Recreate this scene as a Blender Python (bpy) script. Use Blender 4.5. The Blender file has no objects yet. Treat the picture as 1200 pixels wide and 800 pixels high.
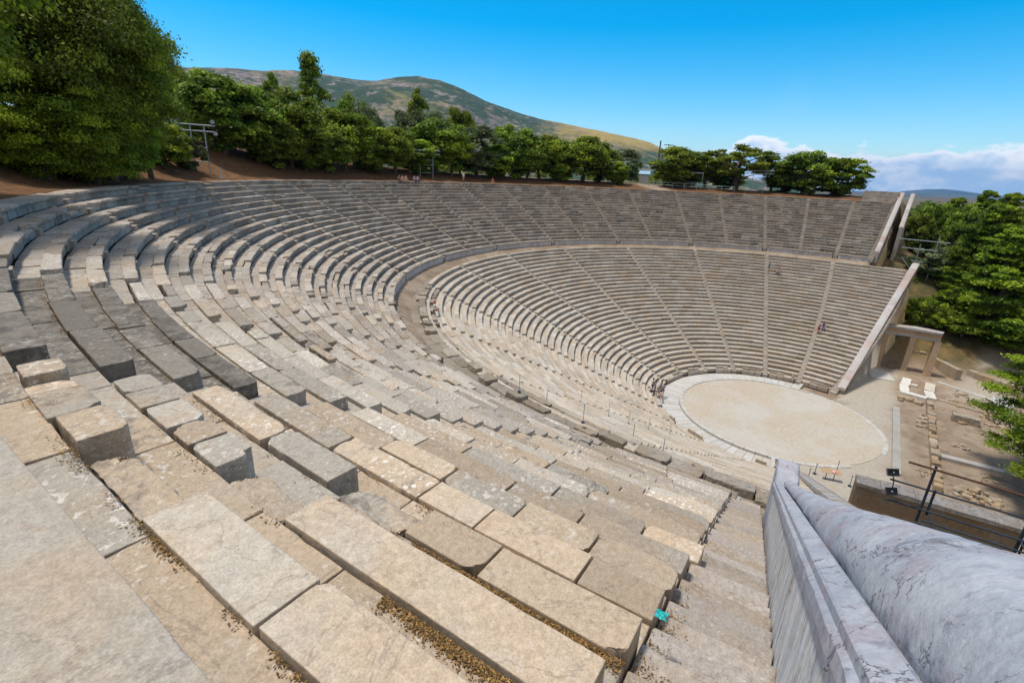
import bpy, math, random
import numpy as np
from math import sin, cos, radians, degrees, pi, hypot, atan2, sqrt, asin, exp
from mathutils import Vector, noise
random.seed(11)
rng = np.random.default_rng(11)
C = bpy.context.scene.collection

# ------------------------------------------------------------------ camera (surveyed position)
CAM = np.array([56.928, -1.0, 23.805])
_yw, _pt, _rl = radians(30.023), radians(18.838), radians(2.684)
FWD = np.array([-cos(_yw)*cos(_pt), -sin(_yw)*cos(_pt), -sin(_pt)])
_r = np.cross(FWD, [0, 0, 1]); _r /= np.linalg.norm(_r); _u = np.cross(_r, FWD)
RGT = cos(_rl)*_r + sin(_rl)*_u
UPV = -sin(_rl)*_r + cos(_rl)*_u
FPX = 573.322

def ray(x, y):
    return FWD + (x-600)/FPX*RGT + (400-y)/FPX*UPV

def at_z(x, y, z):
    d = ray(x, y); return CAM + (z-CAM[2])/d[2]*d

def at_t(x, y, t):
    return CAM + t*ray(x, y)

# ------------------------------------------------------------------ theatre dimensions
R_D, Z_D, R_F, Z_F = 40.502, 13.841, 56.432, 22.02
DR, DZ = (R_F-R_D)/20, (Z_F-Z_D)/20
A_U = DZ/DR
L_R0, L_Z0, L_DR, L_DZ = 12.6, 0.42, 0.765, 0.375
Z_WALK = 12.42

def cyl(r, deg, z=0.0):
    a = radians(deg); return Vector((r*cos(a), -r*sin(a), z))

def lerp(a, b, t): return a+(b-a)*t
def sstep(t):
    t = min(1.0, max(0.0, t)); return t*t*(3-2*t)
def interp(x, xs, ys):
    return float(np.interp(x, xs, ys))

U_ST = [None, 8.6, 16.7, 24.6, 33.6, 42.6, 51.6, 60.6, 69.6, 78.6, 87.6, 96.6, 105.6, 114.8, 124.2, 133.6, 142.8, 152.7, 161.5, 170.2, 177.8, 185.2, None]
L_ST = [None, None, 24.6, 42.6, 60.4, 78.5, 96.8, 115.6, 134.6, 152.9, 170.5, None, None]

def stair_u(k, r):          # (centre angle, half width in m)
    if k == 0: return degrees(asin(0.975/r)), 0.475
    if k == 22:
        w = lerp(192.4, 191.9, (r-41.8)/15.7); return w-degrees(0.42/r), 0.42
    return U_ST[k], 0.31

def stair_l(k, r):
    t = (r-13.5)/25.3
    if k == 0: return lerp(-10.8, -3.1, t)+degrees(0.5/r), 0.42
    if k == 1: return lerp(6.4, 8.8, t), 0.31
    if k == 11: return lerp(188.1, 185.1, t), 0.31
    if k == 12: return lerp(208.2, 200.7, t)-degrees(0.5/r), 0.42
    return L_ST[k], 0.31

# ------------------------------------------------------------------ terrain
def side(x, y):             # > 0 outside the seating on the open side
    if x >= 0:
        return y-(-0.35 if x > 40 else 2.3)
    if x > -11.9: return y-6.4
    if x > -38.5: return y-lerp(6.4, 13.7, (-x-11.9)/24.4)
    return y-lerp(9.3, 12.0, (-x-41)/16.0)

def fbm(x, y, s, o=4):
    return noise.fractal(Vector((x*s, y*s, 3.7)), 1.0, 2.0, o)

def H(x, y):
    r = hypot(x, y); phi = degrees(atan2(-y, x))
    if phi < -100: phi += 360
    s = side(x, y)
    # seating bowl / rim
    if r < 12.4: hin = -0.25
    elif r < 40.4: hin = max(-0.25, L_Z0+0.49*(r-L_R0)-0.95)
    elif r < 57.25: hin = Z_D+A_U*(r-R_D)-0.95
    else:
        b = interp(phi, [-20, 0, 20, 32, 44, 56, 70, 82, 95, 110, 130, 160, 190], [1.5, 2.0, 3.4, 4.4, 5.0, 5.0, 4.0, 3.0, 2.2, 1.5, 1.1, 0.8, 0.6])
        k = sstep((r-57.9)/12.0)
        hin = Z_F+0.0+b*k+0.25*k*fbm(x, y, 0.35)+0.05*fbm(x, y, 1.1)
        far = sstep((r-72)/90)
        hin += far*interp(phi, [0, 30, 60, 100, 125, 150], [0, 6, 7, 4, 0, 0])
        hin = lerp(hin, 7, sstep((r-70)/45)*sstep((phi-158)/14))
        hin = lerp(hin, -12, sstep((r-165)/350))
    if s <= 0: return hin
    ax = abs(x)
    ho = 12.2*sstep((ax-27-0.15*s)/25)*(1-0.22*sstep(s/25))
    if ax > 41: ho += 0.12*min(15, ax-41)*(1-sstep(s/6))
    if y > 60: ho = lerp(ho, 5, sstep((y-60)/60))
    ho += 0.18*fbm(x, y, 0.25)*sstep((s-1)/6)*sstep((ax-24)/6)+0.03*fbm(x, y, 1.3)
    ho = lerp(ho, -12, sstep((r-165)/350))
    ho = min(ho, hin) if r < 57.25 and r > 12.4 and s < 1.0 else ho
    if r > 57.25: return lerp(hin, ho, sstep(s/2.5))
    return ho

# ------------------------------------------------------------------ object helpers
def tag(o, label=None, cat=None, group=None, kind=None):
    if label: o['label'] = label
    if cat: o['category'] = cat
    if group: o['group'] = group
    if kind: o['kind'] = kind
    return o

def thing(name, label, cat, loc=(0, 0, 0), group=None):
    o = bpy.data.objects.new(name, None); C.objects.link(o)
    o.empty_display_size = 0.3
    o.location = loc
    return tag(o, label, cat, group)

class MB:
    """collects faces (world coordinates); build() links them as ONE mesh object"""
    def __init__(self): self.v = []; self.f = []; self.t = []; self.m = []
    def face(self, pts, tint=(1, 0.5, 0.5, 0), m=0):
        n = len(self.v); self.v += [tuple(p) for p in pts]
        self.f.append(tuple(range(n, n+len(pts)))); self.t.append(tint); self.m.append(m)
    def grid(self, verts, faces, tint=(1, 0.5, 0.5, 0), m=0):
        n = len(self.v); self.v += [tuple(p) for p in verts]
        for f in faces:
            self.f.append(tuple(i+n for i in f)); self.t.append(tint); self.m.append(m)
    def hexa(self, b, t, tint=(1, 0.5, 0.5, 0), m=0, bottom=False):
        """b: 4 bottom corners counter-clockwise seen from above, t: 4 top corners"""
        fs = [(4, 5, 6, 7), (0, 1, 5, 4), (1, 2, 6, 5), (2, 3, 7, 6), (3, 0, 4, 7)]
        if bottom: fs.append((3, 2, 1, 0))
        self.grid(list(b)+list(t), fs, tint, m)
    def box(self, c, sx, sy, sz, rot=0, tint=(1, 0.5, 0.5, 0), m=0, jit=0.0, bottom=True):
        """c: centre of the base"""
        pts = []
        ca, sa = cos(rot), sin(rot)
        for z in (0, sz):
            for dx, dy in ((-1, -1), (1, -1), (1, 1), (-1, 1)):
                x = dx*sx/2+random.uniform(-jit, jit); y = dy*sy/2+random.uniform(-jit, jit)
                pts.append((c[0]+x*ca-y*sa, c[1]+x*sa+y*ca, c[2]+z+random.uniform(-jit, jit)*(z > 0)))
        self.hexa(pts[:4], pts[4:], tint, m, bottom)
    def tube(self, a, b, r0, r1=None, n=8, tint=(1, 0.5, 0.5, 0), m=0, cap=True):
        a = Vector(a); b = Vector(b); r1 = r0 if r1 is None else r1
        d = (b-a).normalized(); x = d.orthogonal().normalized(); y = d.cross(x)
        ra = [a+r0*(x*cos(2*pi*i/n)+y*sin(2*pi*i/n)) for i in range(n)]
        rb = [b+r1*(x*cos(2*pi*i/n)+y*sin(2*pi*i/n)) for i in range(n)]
        fs = [(i, (i+1) % n, n+(i+1) % n, n+i) for i in range(n)]
        if cap: fs += [tuple(range(n-1, -1, -1)), tuple(range(n, 2*n))]
        self.grid(ra+rb, fs, tint, m)
    def build(self, name, mat, parent=None, smooth=False):
        me = bpy.data.meshes.new(name)
        off = Vector((0, 0, 0))
        if parent is not None:
            p = parent
            while p is not None: off += Vector(p.location); p = p.parent
        elif self.v:
            a = np.array(self.v); off = Vector((float(a[:, 0].mean()), float(a[:, 1].mean()), float(a[:, 2].min())))
        me.from_pydata([(p[0]-off[0], p[1]-off[1], p[2]-off[2]) for p in self.v], [], self.f)
        at = me.attributes.new('tint', 'FLOAT_COLOR', 'FACE')
        at.data.foreach_set('color', np.array(self.t, dtype=np.float32).ravel() if self.t else np.zeros(0, np.float32))
        mats = mat if isinstance(mat, (list, tuple)) else [mat]
        for mm in mats: me.materials.append(mm)
        if len(mats) > 1: me.polygons.foreach_set('material_index', self.m)
        if smooth: me.polygons.foreach_set('use_smooth', [True]*len(me.polygons))
        me.update()
        o = bpy.data.objects.new(name, me); C.objects.link(o)
        if parent is not None: o.parent = parent
        else: o.location = off
        return o

def ordinal(n):
    return ['first', 'second', 'third', 'fourth', 'fifth', 'sixth', 'seventh', 'eighth', 'ninth', 'tenth', 'eleventh', 'twelfth', 'thirteenth', 'fourteenth', 'fifteenth', 'sixteenth', 'seventeenth', 'eighteenth', 'nineteenth', 'twentieth', 'twenty-first', 'twenty-second', 'twenty-third'][n-1]

def rtint(b=0.12, warm=0.5, lich=0.5, clean=0.0):
    return (random.uniform(1-b, 1+b), min(1, max(0, random.gauss(warm, 0.26))), min(1, max(0, random.gauss(lich, 0.2))), clean)

# ------------------------------------------------------------------ materials
def new_mat(name):
    m = bpy.data.materials.new(name); m.use_nodes = True
    nt = m.node_tree; nt.nodes.clear()
    out = nt.nodes.new('ShaderNodeOutputMaterial')
    b = nt.nodes.new('ShaderNodeBsdfPrincipled'); nt.links.new(b.outputs[0], out.inputs[0])
    b.inputs['Roughness'].default_value = 0.85
    b.inputs['Specular IOR Level'].default_value = 0.25
    return m, nt, b

class N:
    def __init__(self, nt): self.nt = nt
    def n(self, t, **k):
        x = self.nt.nodes.new(t)
        for a, v in k.items(): setattr(x, a, v)
        return x
    def link(self, a, b): self.nt.links.new(a, b)
    def val(self, sock, v):
        if isinstance(v, (int, float)): sock.default_value = v
        elif isinstance(v, (tuple, list)):
            sock.default_value = tuple(v)+((1,) if len(v) == 3 and len(sock.default_value) == 4 else ())
        else: self.link(v, sock)
    def math(self, op, a, b=0.0, c=0.0, clamp=False):
        x = self.n('ShaderNodeMath', operation=op); x.use_clamp = clamp
        self.val(x.inputs[0], a); self.val(x.inputs[1], b); self.val(x.inputs[2], c); return x.outputs[0]
    def vmath(self, op, a, b=(0, 0, 0)):
        x = self.n('ShaderNodeVectorMath', operation=op)
        self.val(x.inputs[0], a)
        if op == 'SCALE': self.val(x.inputs['Scale'], b)
        else: self.val(x.inputs[1], b)
        return x.outputs[0]
    def mix(self, f, a, b, mode='MIX'):
        x = self.n('ShaderNodeMix', data_type='RGBA', blend_type=mode)
        self.val(x.inputs[0], f); self.val(x.inputs[6], a); self.val(x.inputs[7], b); return x.outputs[2]
    def noise(self, vec, scale, detail=4, rough=0.55, dist=0.0):
        x = self.n('ShaderNodeTexNoise'); self.val(x.inputs['Vector'], vec)
        x.inputs['Scale'].default_value = scale; x.inputs['Detail'].default_value = detail
        x.inputs['Roughness'].default_value = rough; x.inputs['Distortion'].default_value = dist
        return x.outputs[0]
    def voro(self, vec, scale, feature='F1'):
        x = self.n('ShaderNodeTexVoronoi', feature=feature); self.val(x.inputs['Vector'], vec)
        x.inputs['Scale'].default_value = scale; return x.outputs['Distance']
    def ramp(self, f, lo, hi):
        x = self.n('ShaderNodeMapRange', interpolation_type='SMOOTHSTEP')
        self.val(x.inputs[0], f); self.val(x.inputs[1], lo); self.val(x.inputs[2], hi); return x.outputs[0]
    def pos(self): return self.n('ShaderNodeNewGeometry').outputs['Position']
    def attr(self, name='tint'):
        x = self.n('ShaderNodeAttribute'); x.attribute_name = name
        s = self.n('ShaderNodeSeparateColor'); self.link(x.outputs['Color'], s.inputs[0])
        return x.outputs['Color'], s.outputs[0], s.outputs[1], s.outputs[2], x.outputs['Alpha']
    def bump(self, h, strength, dist, bsdf):
        x = self.n('ShaderNodeBump'); x.inputs['Strength'].default_value = strength; x.inputs['Distance'].default_value = dist
        self.link(h, x.inputs['Height']); self.link(x.outputs[0], bsdf.inputs['Normal'])

def stone_material(name, light, warm, dark, lichen_white=0.6, dark_amt=1.0, stretch=None):
    """weathered limestone; tint attribute: brightness, warmth, lichen, cleanness"""
    m, nt, b = new_mat(name); g = N(nt)
    col, br, wm, li, cl = g.attr()
    p = g.pos()
    off = g.vmath('SCALE', col, 37.0)
    p = g.vmath('ADD', p, off)
    n1 = g.noise(p, 0.9, 5, 0.6)
    n2 = g.noise(p, 3.1, 6, 0.65, 0.6)
    n3 = g.noise(p, 17.0, 5, 0.7)
    n4 = g.noise(p, 7.0, 6, 0.62)
    c = g.mix(g.ramp(g.math('ADD', n1, g.math('MULTIPLY', g.math('SUBTRACT', wm, 0.5), 0.55)), 0.35, 0.68), light, warm)
    # orange-brown stains
    c = g.mix(g.math('MULTIPLY', g.ramp(g.noise(p, 1.7, 4, 0.6, 1.0), 0.58, 0.76), 0.45), c, (warm[0]*0.85, warm[1]*0.66, warm[2]*0.48))
    # grey-black crust
    thr = g.math('SUBTRACT', 0.74, g.math('MULTIPLY', li, 0.32))
    crust = g.ramp(g.math('ADD', g.math('MULTIPLY', n2, 0.65), g.math('MULTIPLY', n4, 0.35)), thr, g.math('ADD', thr, 0.16))
    crust = g.math('MULTIPLY', crust, g.math('MULTIPLY', g.math('SUBTRACT', 1.0, g.math('MULTIPLY', cl, 0.86)), 0.72*dark_amt))
    c = g.mix(crust, c, dark)
    # white lichen spots in patches
    v = g.noise(p, 11.0, 3, 0.5, 0.3); v2 = g.noise(p, 24.0, 3, 0.55, 0.4)
    spots = g.math('MAXIMUM', g.math('MULTIPLY', g.ramp(v, 0.57, 0.61), g.ramp(g.noise(p, 0.8, 3), 0.46, 0.60)), g.math('MULTIPLY', g.ramp(v2, 0.60, 0.64), g.ramp(g.noise(p, 1.4, 3), 0.44, 0.58)))
    spots = g.math('MULTIPLY', spots, g.math('MULTIPLY', g.math('SUBTRACT', 1.0, cl), lichen_white))
    c = g.mix(spots, c, (0.62, 0.58, 0.53))
    # fine grain, pits
    c = g.mix(0.5, c, g.mix(g.ramp(n3, 0.25, 0.75), (0.62, 0.6, 0.58), (1.28, 1.28, 1.28)), 'MULTIPLY')
    mm = g.n('ShaderNodeMix', data_type='RGBA', blend_type='MULTIPLY'); mm.inputs[0].default_value = 1
    g.link(c, mm.inputs[6])
    cb = g.n('ShaderNodeCombineColor')
    for i in range(3): g.link(br, cb.inputs[i])
    g.link(cb.outputs[0], mm.inputs[7])
    n5 = g.noise(p, 70.0, 4, 0.7); n6 = g.noise(p, 34.0, 5, 0.75, 0.5)
    fine = g.mix(0.55, mm.outputs[2], g.mix(g.ramp(n5, 0.3, 0.7), (0.66, 0.65, 0.64), (1.26, 1.26, 1.26)), 'MULTIPLY')
    fine = g.mix(g.math('MULTIPLY', g.ramp(n6, 0.66, 0.74), 0.55), fine, (0.10, 0.085, 0.075))
    sc = g.ramp(g.math('ABSOLUTE', g.math('SUBTRACT', g.noise(p, 4.3, 3, 0.5, 1.6), 0.5)), 0.006, 0.0)
    fine = g.mix(g.math('MULTIPLY', g.math('MULTIPLY', sc, g.ramp(g.noise(p, 1.9, 2), 0.52, 0.62)), 0.4), fine, (0.60, 0.55, 0.49))
    # thin veins / cracks
    vein = g.ramp(g.math('ABSOLUTE', g.math('SUBTRACT', g.noise(p, 1.1, 7, 0.6, 0.8), 0.5)), 0.0, 0.012)
    c2 = g.mix(g.math('MULTIPLY', g.math('SUBTRACT', 1.0, vein), 0.35), fine, (0.12, 0.10, 0.085))
    g.link(c2, b.inputs['Base Color'])
    hgt = g.math('ADD', g.math('MULTIPLY', n2, 0.5), g.math('ADD', g.math('ADD', g.math('MULTIPLY', n3, 0.18), g.math('MULTIPLY', n6, 0.10)), g.math('MULTIPLY', spots, 0.10)))
    hgt = g.math('MULTIPLY', hgt, g.math('SUBTRACT', 1.0, g.math('MULTIPLY', cl, 0.6)))
    g.bump(hgt, 0.75, 0.035, b)
    b.inputs['Roughness'].default_value = 0.82
    return m

M = {}
M['seat'] = stone_material('limestone_lower', (0.47, 0.43, 0.38), (0.43, 0.355, 0.275), (0.135, 0.12, 0.112), 0.6, 0.75)
M['seat_upper'] = stone_material('limestone_upper', (0.385, 0.345, 0.305), (0.36, 0.295, 0.23), (0.085, 0.078, 0.080), 0.8, 1.0)
M['seat_near'] = stone_material('limestone_near', (0.40, 0.362, 0.312), (0.435, 0.345, 0.255), (0.115, 0.102, 0.095), 0.9, 0.95)
M['riser'] = stone_material('limestone_wall_slabs', (0.40, 0.385, 0.385), (0.36, 0.31, 0.26), (0.15, 0.14, 0.14), 0.5, 0.9)
M['rock'] = stone_material('rough_ochre_stone', (0.37, 0.315, 0.245), (0.34, 0.245, 0.155), (0.10, 0.09, 0.08), 0.3, 0.9)
M['pale'] = stone_material('pale_marble', (0.52, 0.515, 0.505), (0.48, 0.455, 0.41), (0.26, 0.24, 0.22), 0.3, 0.4)
M['masonry'] = None
M['step'] = stone_material('stair_limestone', (0.36, 0.32, 0.29), (0.35, 0.285, 0.22), (0.12, 0.105, 0.09), 0.5, 0.8)

def plain(name, col, rough=0.6, metal=0.0, var=0.15, scale=8.0):
    m, nt, b = new_mat(name); g = N(nt)
    n = g.noise(g.pos(), scale, 4)
    c = g.mix(g.ramp(n, 0.3, 0.7), tuple(x*(1-var) for x in col), tuple(min(1, x*(1+var)) for x in col))
    g.link(c, b.inputs['Base Color']); b.inputs['Roughness'].default_value = rough; b.inputs['Metallic'].default_value = metal
    return m

def masonry_material():
    m = M['rock'].copy(); m.name = 'rubble_masonry'; nt = m.node_tree; g = N(nt); b = next(n for n in nt.nodes if n.type == 'BSDF_PRINCIPLED')
    src = b.inputs['Base Color'].links[0].from_socket; nsrc = b.inputs['Normal'].links[0].from_node
    mp = g.n('ShaderNodeMapping'); g.link(g.pos(), mp.inputs[0]); mp.inputs['Scale'].default_value = (1.3, 1.3, 2.8)
    wv = g.vmath('ADD', mp.outputs[0], g.vmath('SCALE', g.n('ShaderNodeTexNoise').outputs['Color'], 0.12))
    e = g.n('ShaderNodeTexVoronoi', feature='DISTANCE_TO_EDGE'); g.link(wv, e.inputs['Vector']); e.inputs['Scale'].default_value = 1.0
    c = g.n('ShaderNodeTexVoronoi'); g.link(wv, c.inputs['Vector']); c.inputs['Scale'].default_value = 1.0
    cs = g.n('ShaderNodeSeparateColor'); g.link(c.outputs['Color'], cs.inputs[0])
    col = g.mix(0.85, src, g.mix(cs.outputs[0], (0.55, 0.50, 0.46), (1.35, 1.22, 1.05)), 'MULTIPLY')
    j = g.ramp(e.outputs['Distance'], 0.07, 0.015)
    g.link(g.mix(g.math('MULTIPLY', j, 0.4), col, (0.085, 0.065, 0.045)), b.inputs['Base Color'])
    bm = g.n('ShaderNodeBump'); bm.inputs['Strength'].default_value = 0.9; bm.inputs['Distance'].default_value = 0.12
    g.link(g.ramp(e.outputs['Distance'], 0.0, 0.12), bm.inputs['Height']); g.link(nsrc.outputs[0], bm.inputs['Normal']); g.link(bm.outputs[0], b.inputs['Normal'])
    return m
M['masonry'] = masonry_material()
M['steel'] = plain('galvanised_steel', (0.34, 0.40, 0.44), 0.5, 0.5)
M['dark_steel'] = plain('dark_painted_steel', (0.035, 0.05, 0.075), 0.45, 0.3)
M['rust'] = plain('rusty_pole', (0.09, 0.045, 0.03), 0.8)
M['black'] = plain('black_housing', (0.012, 0.014, 0.022), 0.45)
M['glass'] = plain('lamp_glass', (0.30, 0.34, 0.38), 0.15)
M['white'] = plain('white_paint', (0.55, 0.56, 0.56), 0.6, 0, 0.08)
M['bark'] = plain('bark', (0.12, 0.085, 0.06), 0.95, 0, 0.4, 4.0)
M['teal'] = plain('turquoise_plastic', (0.03, 0.42, 0.42), 0.35, 0, 0.3, 40.0)
M['wood'] = plain('weathered_pole_wood', (0.07, 0.05, 0.04), 0.9)
M['roof'] = plain('pale_blue_sheet', (0.28, 0.42, 0.55), 0.5)

def leaf_material(name, dark, light, trans=0.40):
    m = bpy.data.materials.new(name); m.use_nodes = True
    nt = m.node_tree; nt.nodes.clear(); g = N(nt)
    out = g.n('ShaderNodeOutputMaterial')
    col, br, wm, li, cl = g.attr()
    rnd = g.n('ShaderNodeObjectInfo').outputs['Random']
    c = g.mix(wm, dark, light)
    hs = g.n('ShaderNodeHueSaturation'); g.link(c, hs.inputs['Color'])
    g.link(g.math('ADD', 0.488, g.math('MULTIPLY', rnd, 0.024)), hs.inputs['Hue'])
    g.link(g.math('MULTIPLY', br, g.math('ADD', 0.82, g.math('MULTIPLY', rnd, 0.36))), hs.inputs['Value'])
    d = g.n('ShaderNodeBsdfPrincipled'); d.inputs['Roughness'].default_value = 0.55; d.inputs['Specular IOR Level'].default_value = 0.2
    g.link(hs.outputs[0], d.inputs['Base Color'])
    t = g.n('ShaderNodeBsdfTranslucent')
    g.link(g.mix(0.5, hs.outputs[0], (0.10, 0.16, 0.01)), t.inputs['Color'])
    mx = g.n('ShaderNodeMixShader'); mx.inputs[0].default_value = trans
    g.link(d.outputs[0], mx.inputs[1]); g.link(t.outputs[0], mx.inputs[2]); g.link(mx.outputs[0], out.inputs[0])
    return m
M['oak_leaf'] = leaf_material('oak_leaves', (0.070, 0.125, 0.012), (0.29, 0.375, 0.036))
M['green_leaf'] = leaf_material('bright_leaves', (0.085, 0.155, 0.012), (0.33, 0.42, 0.030))
M['olive_leaf'] = leaf_material('olive_leaves', (0.10, 0.145, 0.062), (0.23, 0.28, 0.135))
M['pine_leaf'] = leaf_material('pine_needles', (0.075, 0.15, 0.012), (0.30, 0.40, 0.026), 0.42)

# ------------------------------------------------------------------ stones
def steps_list(L, rho, res):
    n = max(2, int(round((L-4*rho)/res)))
    mid = [2*rho+(L-4*rho)*i/n for i in range(n+1)]
    return [0, rho*0.45, rho] + mid + [L-rho, L-rho*0.45, L]

def block(mb, org, ax, ay, L, D, Hh, tint, rho=0.012, chip=0.05, amp=0.004, res=0.07, breaks=(), seed=0.0, m=0, under=0.0):
    """weathered block: org = front-left top corner, ax along the length, ay towards the back; worn edges, chips, broken corners"""
    org = Vector(org); ax = Vector(ax); ay = Vector(ay); az = Vector((0, 0, 1))
    us = steps_list(L, rho, res); vs = steps_list(D, rho, res); ws = [0, rho*0.45, rho, 2.2*rho, Hh*0.45, Hh] if not under else [0, rho*0.45, rho, 2.2*rho, 0.10, 0.15, Hh]
    nu, nv, nw = len(us)-1, len(vs)-1, len(ws)-1
    idx = {}; verts = []
    sv = Vector((seed*13.1, seed*7.7, seed*3.3))
    def vert(i, j, k):
        key = (i, j, k)
        if key in idx: return idx[key]
        x, y, z = us[i], vs[j], -ws[k]
        q = Vector((x, y, z))
        ch = noise.noise(q*3.1+sv)*0.6+noise.noise(q*9.3+sv)*0.6
        rr = rho+chip*min(1.0, max(0.0, ch-0.24)*2.2)
        rr = min(rr, D*0.42, L*0.42)
        # broken corners in plan
        for (cx, cy, cr) in breaks:
            R = cr*(1+0.5*noise.noise(Vector((x*9, y*9, z*11))+sv)+0.3*noise.noise(Vector((x*25, y*25, z*25))+sv))
            px = x if cx == 0 else L-x; py = y if cy == 0 else D-y
            if px < R and py < R:
                dx, dy = R-px, R-py; d = hypot(dx, dy)
                if dx+dy > R*1.08:
                    f = R*1.08/(dx+dy); px, py = R-dx*f, R-dy*f
                    x = px if cx == 0 else L-px; y = py if cy == 0 else D-py
        qx = min(max(x, rr), L-rr); qy = min(max(y, rr), D-rr); qz = min(z, -rr)
        d = Vector((x-qx, y-qy, z-qz))
        if d.length > 1e-6:
            nrm = d.normalized(); P = Vector((qx, qy, qz))+nrm*min(rr, d.length)
        else:
            nrm = az; P = Vector((x, y, z))
        P += nrm*amp*(noise.noise(q*2.3+sv)*1.2+noise.noise(q*9+sv)*0.7+noise.noise(q*27+sv)*0.35)
        if under and j < nv and P.z < -0.10 and P.y < under: P.y += (under-P.y)*sstep((-P.z-0.10)/0.05)
        idx[key] = len(verts); verts.append(org+ax*P.x+ay*P.y+az*P.z); return idx[key]
    fs = []
    for i in range(nu):
        for j in range(nv): fs.append((vert(i, j, 0), vert(i+1, j, 0), vert(i+1, j+1, 0), vert(i, j+1, 0)))
    for i in range(nu):
        for k in range(nw):
            fs.append((vert(i, 0, k+1), vert(i+1, 0, k+1), vert(i+1, 0, k), vert(i, 0, k)))
            fs.append((vert(i+1, nv, k+1), vert(i, nv, k+1), vert(i, nv, k), vert(i+1, nv, k)))
    for j in range(nv):
        for k in range(nw):
            fs.append((vert(0, j+1, k+1), vert(0, j, k+1), vert(0, j, k), vert(0, j+1, k)))
            fs.append((vert(nu, j, k+1), vert(nu, j+1, k+1), vert(nu, j+1, k), vert(nu, j, k)))
    mb.grid(verts, fs, tint, m)

def polar_block(mb, r0, r1, pa, pb, zt, zb, tint, dz0=0, **kw):
    """block between angles pa < pb, radii r0 < r1 (chord-straight)"""
    a = cyl(r0, pa, zt); b = cyl(r0, pb, zt)
    ax = (b-a); L = ax.length; ax.normalize()
    out = cyl(1, (pa+pb)/2); ay = Vector((out.x, out.y, 0)); ay = (ay-ax*ay.dot(ax)).normalized()
    block(mb, a, ax, ay, L, r1-r0, zt-zb, tint, **kw)

def polar_box(mb, r0, r1, pa, pb, zt, zb, tint, under=0.03, jr=0.015, jz=0.012, m=0):
    d0 = random.uniform(-jr, jr); a0, b0, c0, e0 = [zt+random.uniform(-jz, jz) for _ in range(4)]
    if under >= 0.1:                       # hollowed front below a projecting lip
        lip = 0.115; F = [(zt, 0), (zt-lip, 0.0), (zt-lip-0.03, under), (zb, under*0.8)]
        A = [cyl(r0+d0+u, pa, z+(a0-zt if i < 2 else 0)) for i, (z, u) in enumerate(F)]; B = [cyl(r0+d0+u, pb, z+(b0-zt if i < 2 else 0)) for i, (z, u) in enumerate(F)]
        tb, ta = cyl(r1, pb, c0), cyl(r1, pa, e0); kb, ka = cyl(r1, pb, zb), cyl(r1, pa, zb)
        V = A+B+[ta, tb, ka, kb]            # 0-3 A, 4-7 B, 8 ta, 9 tb, 10 ka, 11 kb
        mb.grid(V, [(0, 4, 9, 8), (1, 5, 4, 0), (2, 6, 5, 1), (3, 7, 6, 2), (9, 11, 10, 8), (0, 8, 10, 3, 2, 1), (4, 5, 6, 7, 11, 9)], tint, m); return
    b = [cyl(r0+under+d0, pa, zb), cyl(r0+under+d0, pb, zb), cyl(r1, pb, zb), cyl(r1, pa, zb)]
    t = [cyl(r0+d0, pa, a0), cyl(r0+d0, pb, b0), cyl(r1, pb, c0), cyl(r1, pa, e0)]
    mb.hexa(b, t, tint, m)

def splits(pa, pb, r, lo, hi):
    L = radians(pb-pa)*r; out = [pa]; x = 0
    while True:
        x += random.uniform(lo, hi)
        if x > L-lo*0.6: break
        out.append(pa+degrees(x/r))
    out.append(pb); return out

GAP = 0.006
def near_dist(r, p, z): return (Vector(CAM)-cyl(r, p, z)).length

SPECIAL = {  # (upper wedge, row counted from the rim): joints, degrees; smooth repaired slabs
    (0, 0): [1.5, 5.75, 7.0], (0, 1): [1.56, 3.04, 4.42], (0, 2): [1.55, 4.22], (0, 3): [1.54, 2.86, 3.72],
    (0, 4): [1.54, 2.3, 3.55, 4.4], (0, 5): [1.55, 2.55, 3.6], (0, 6): [1.58, 3.1], (0, 7): [1.5, 2.4, 4.0]}

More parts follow.
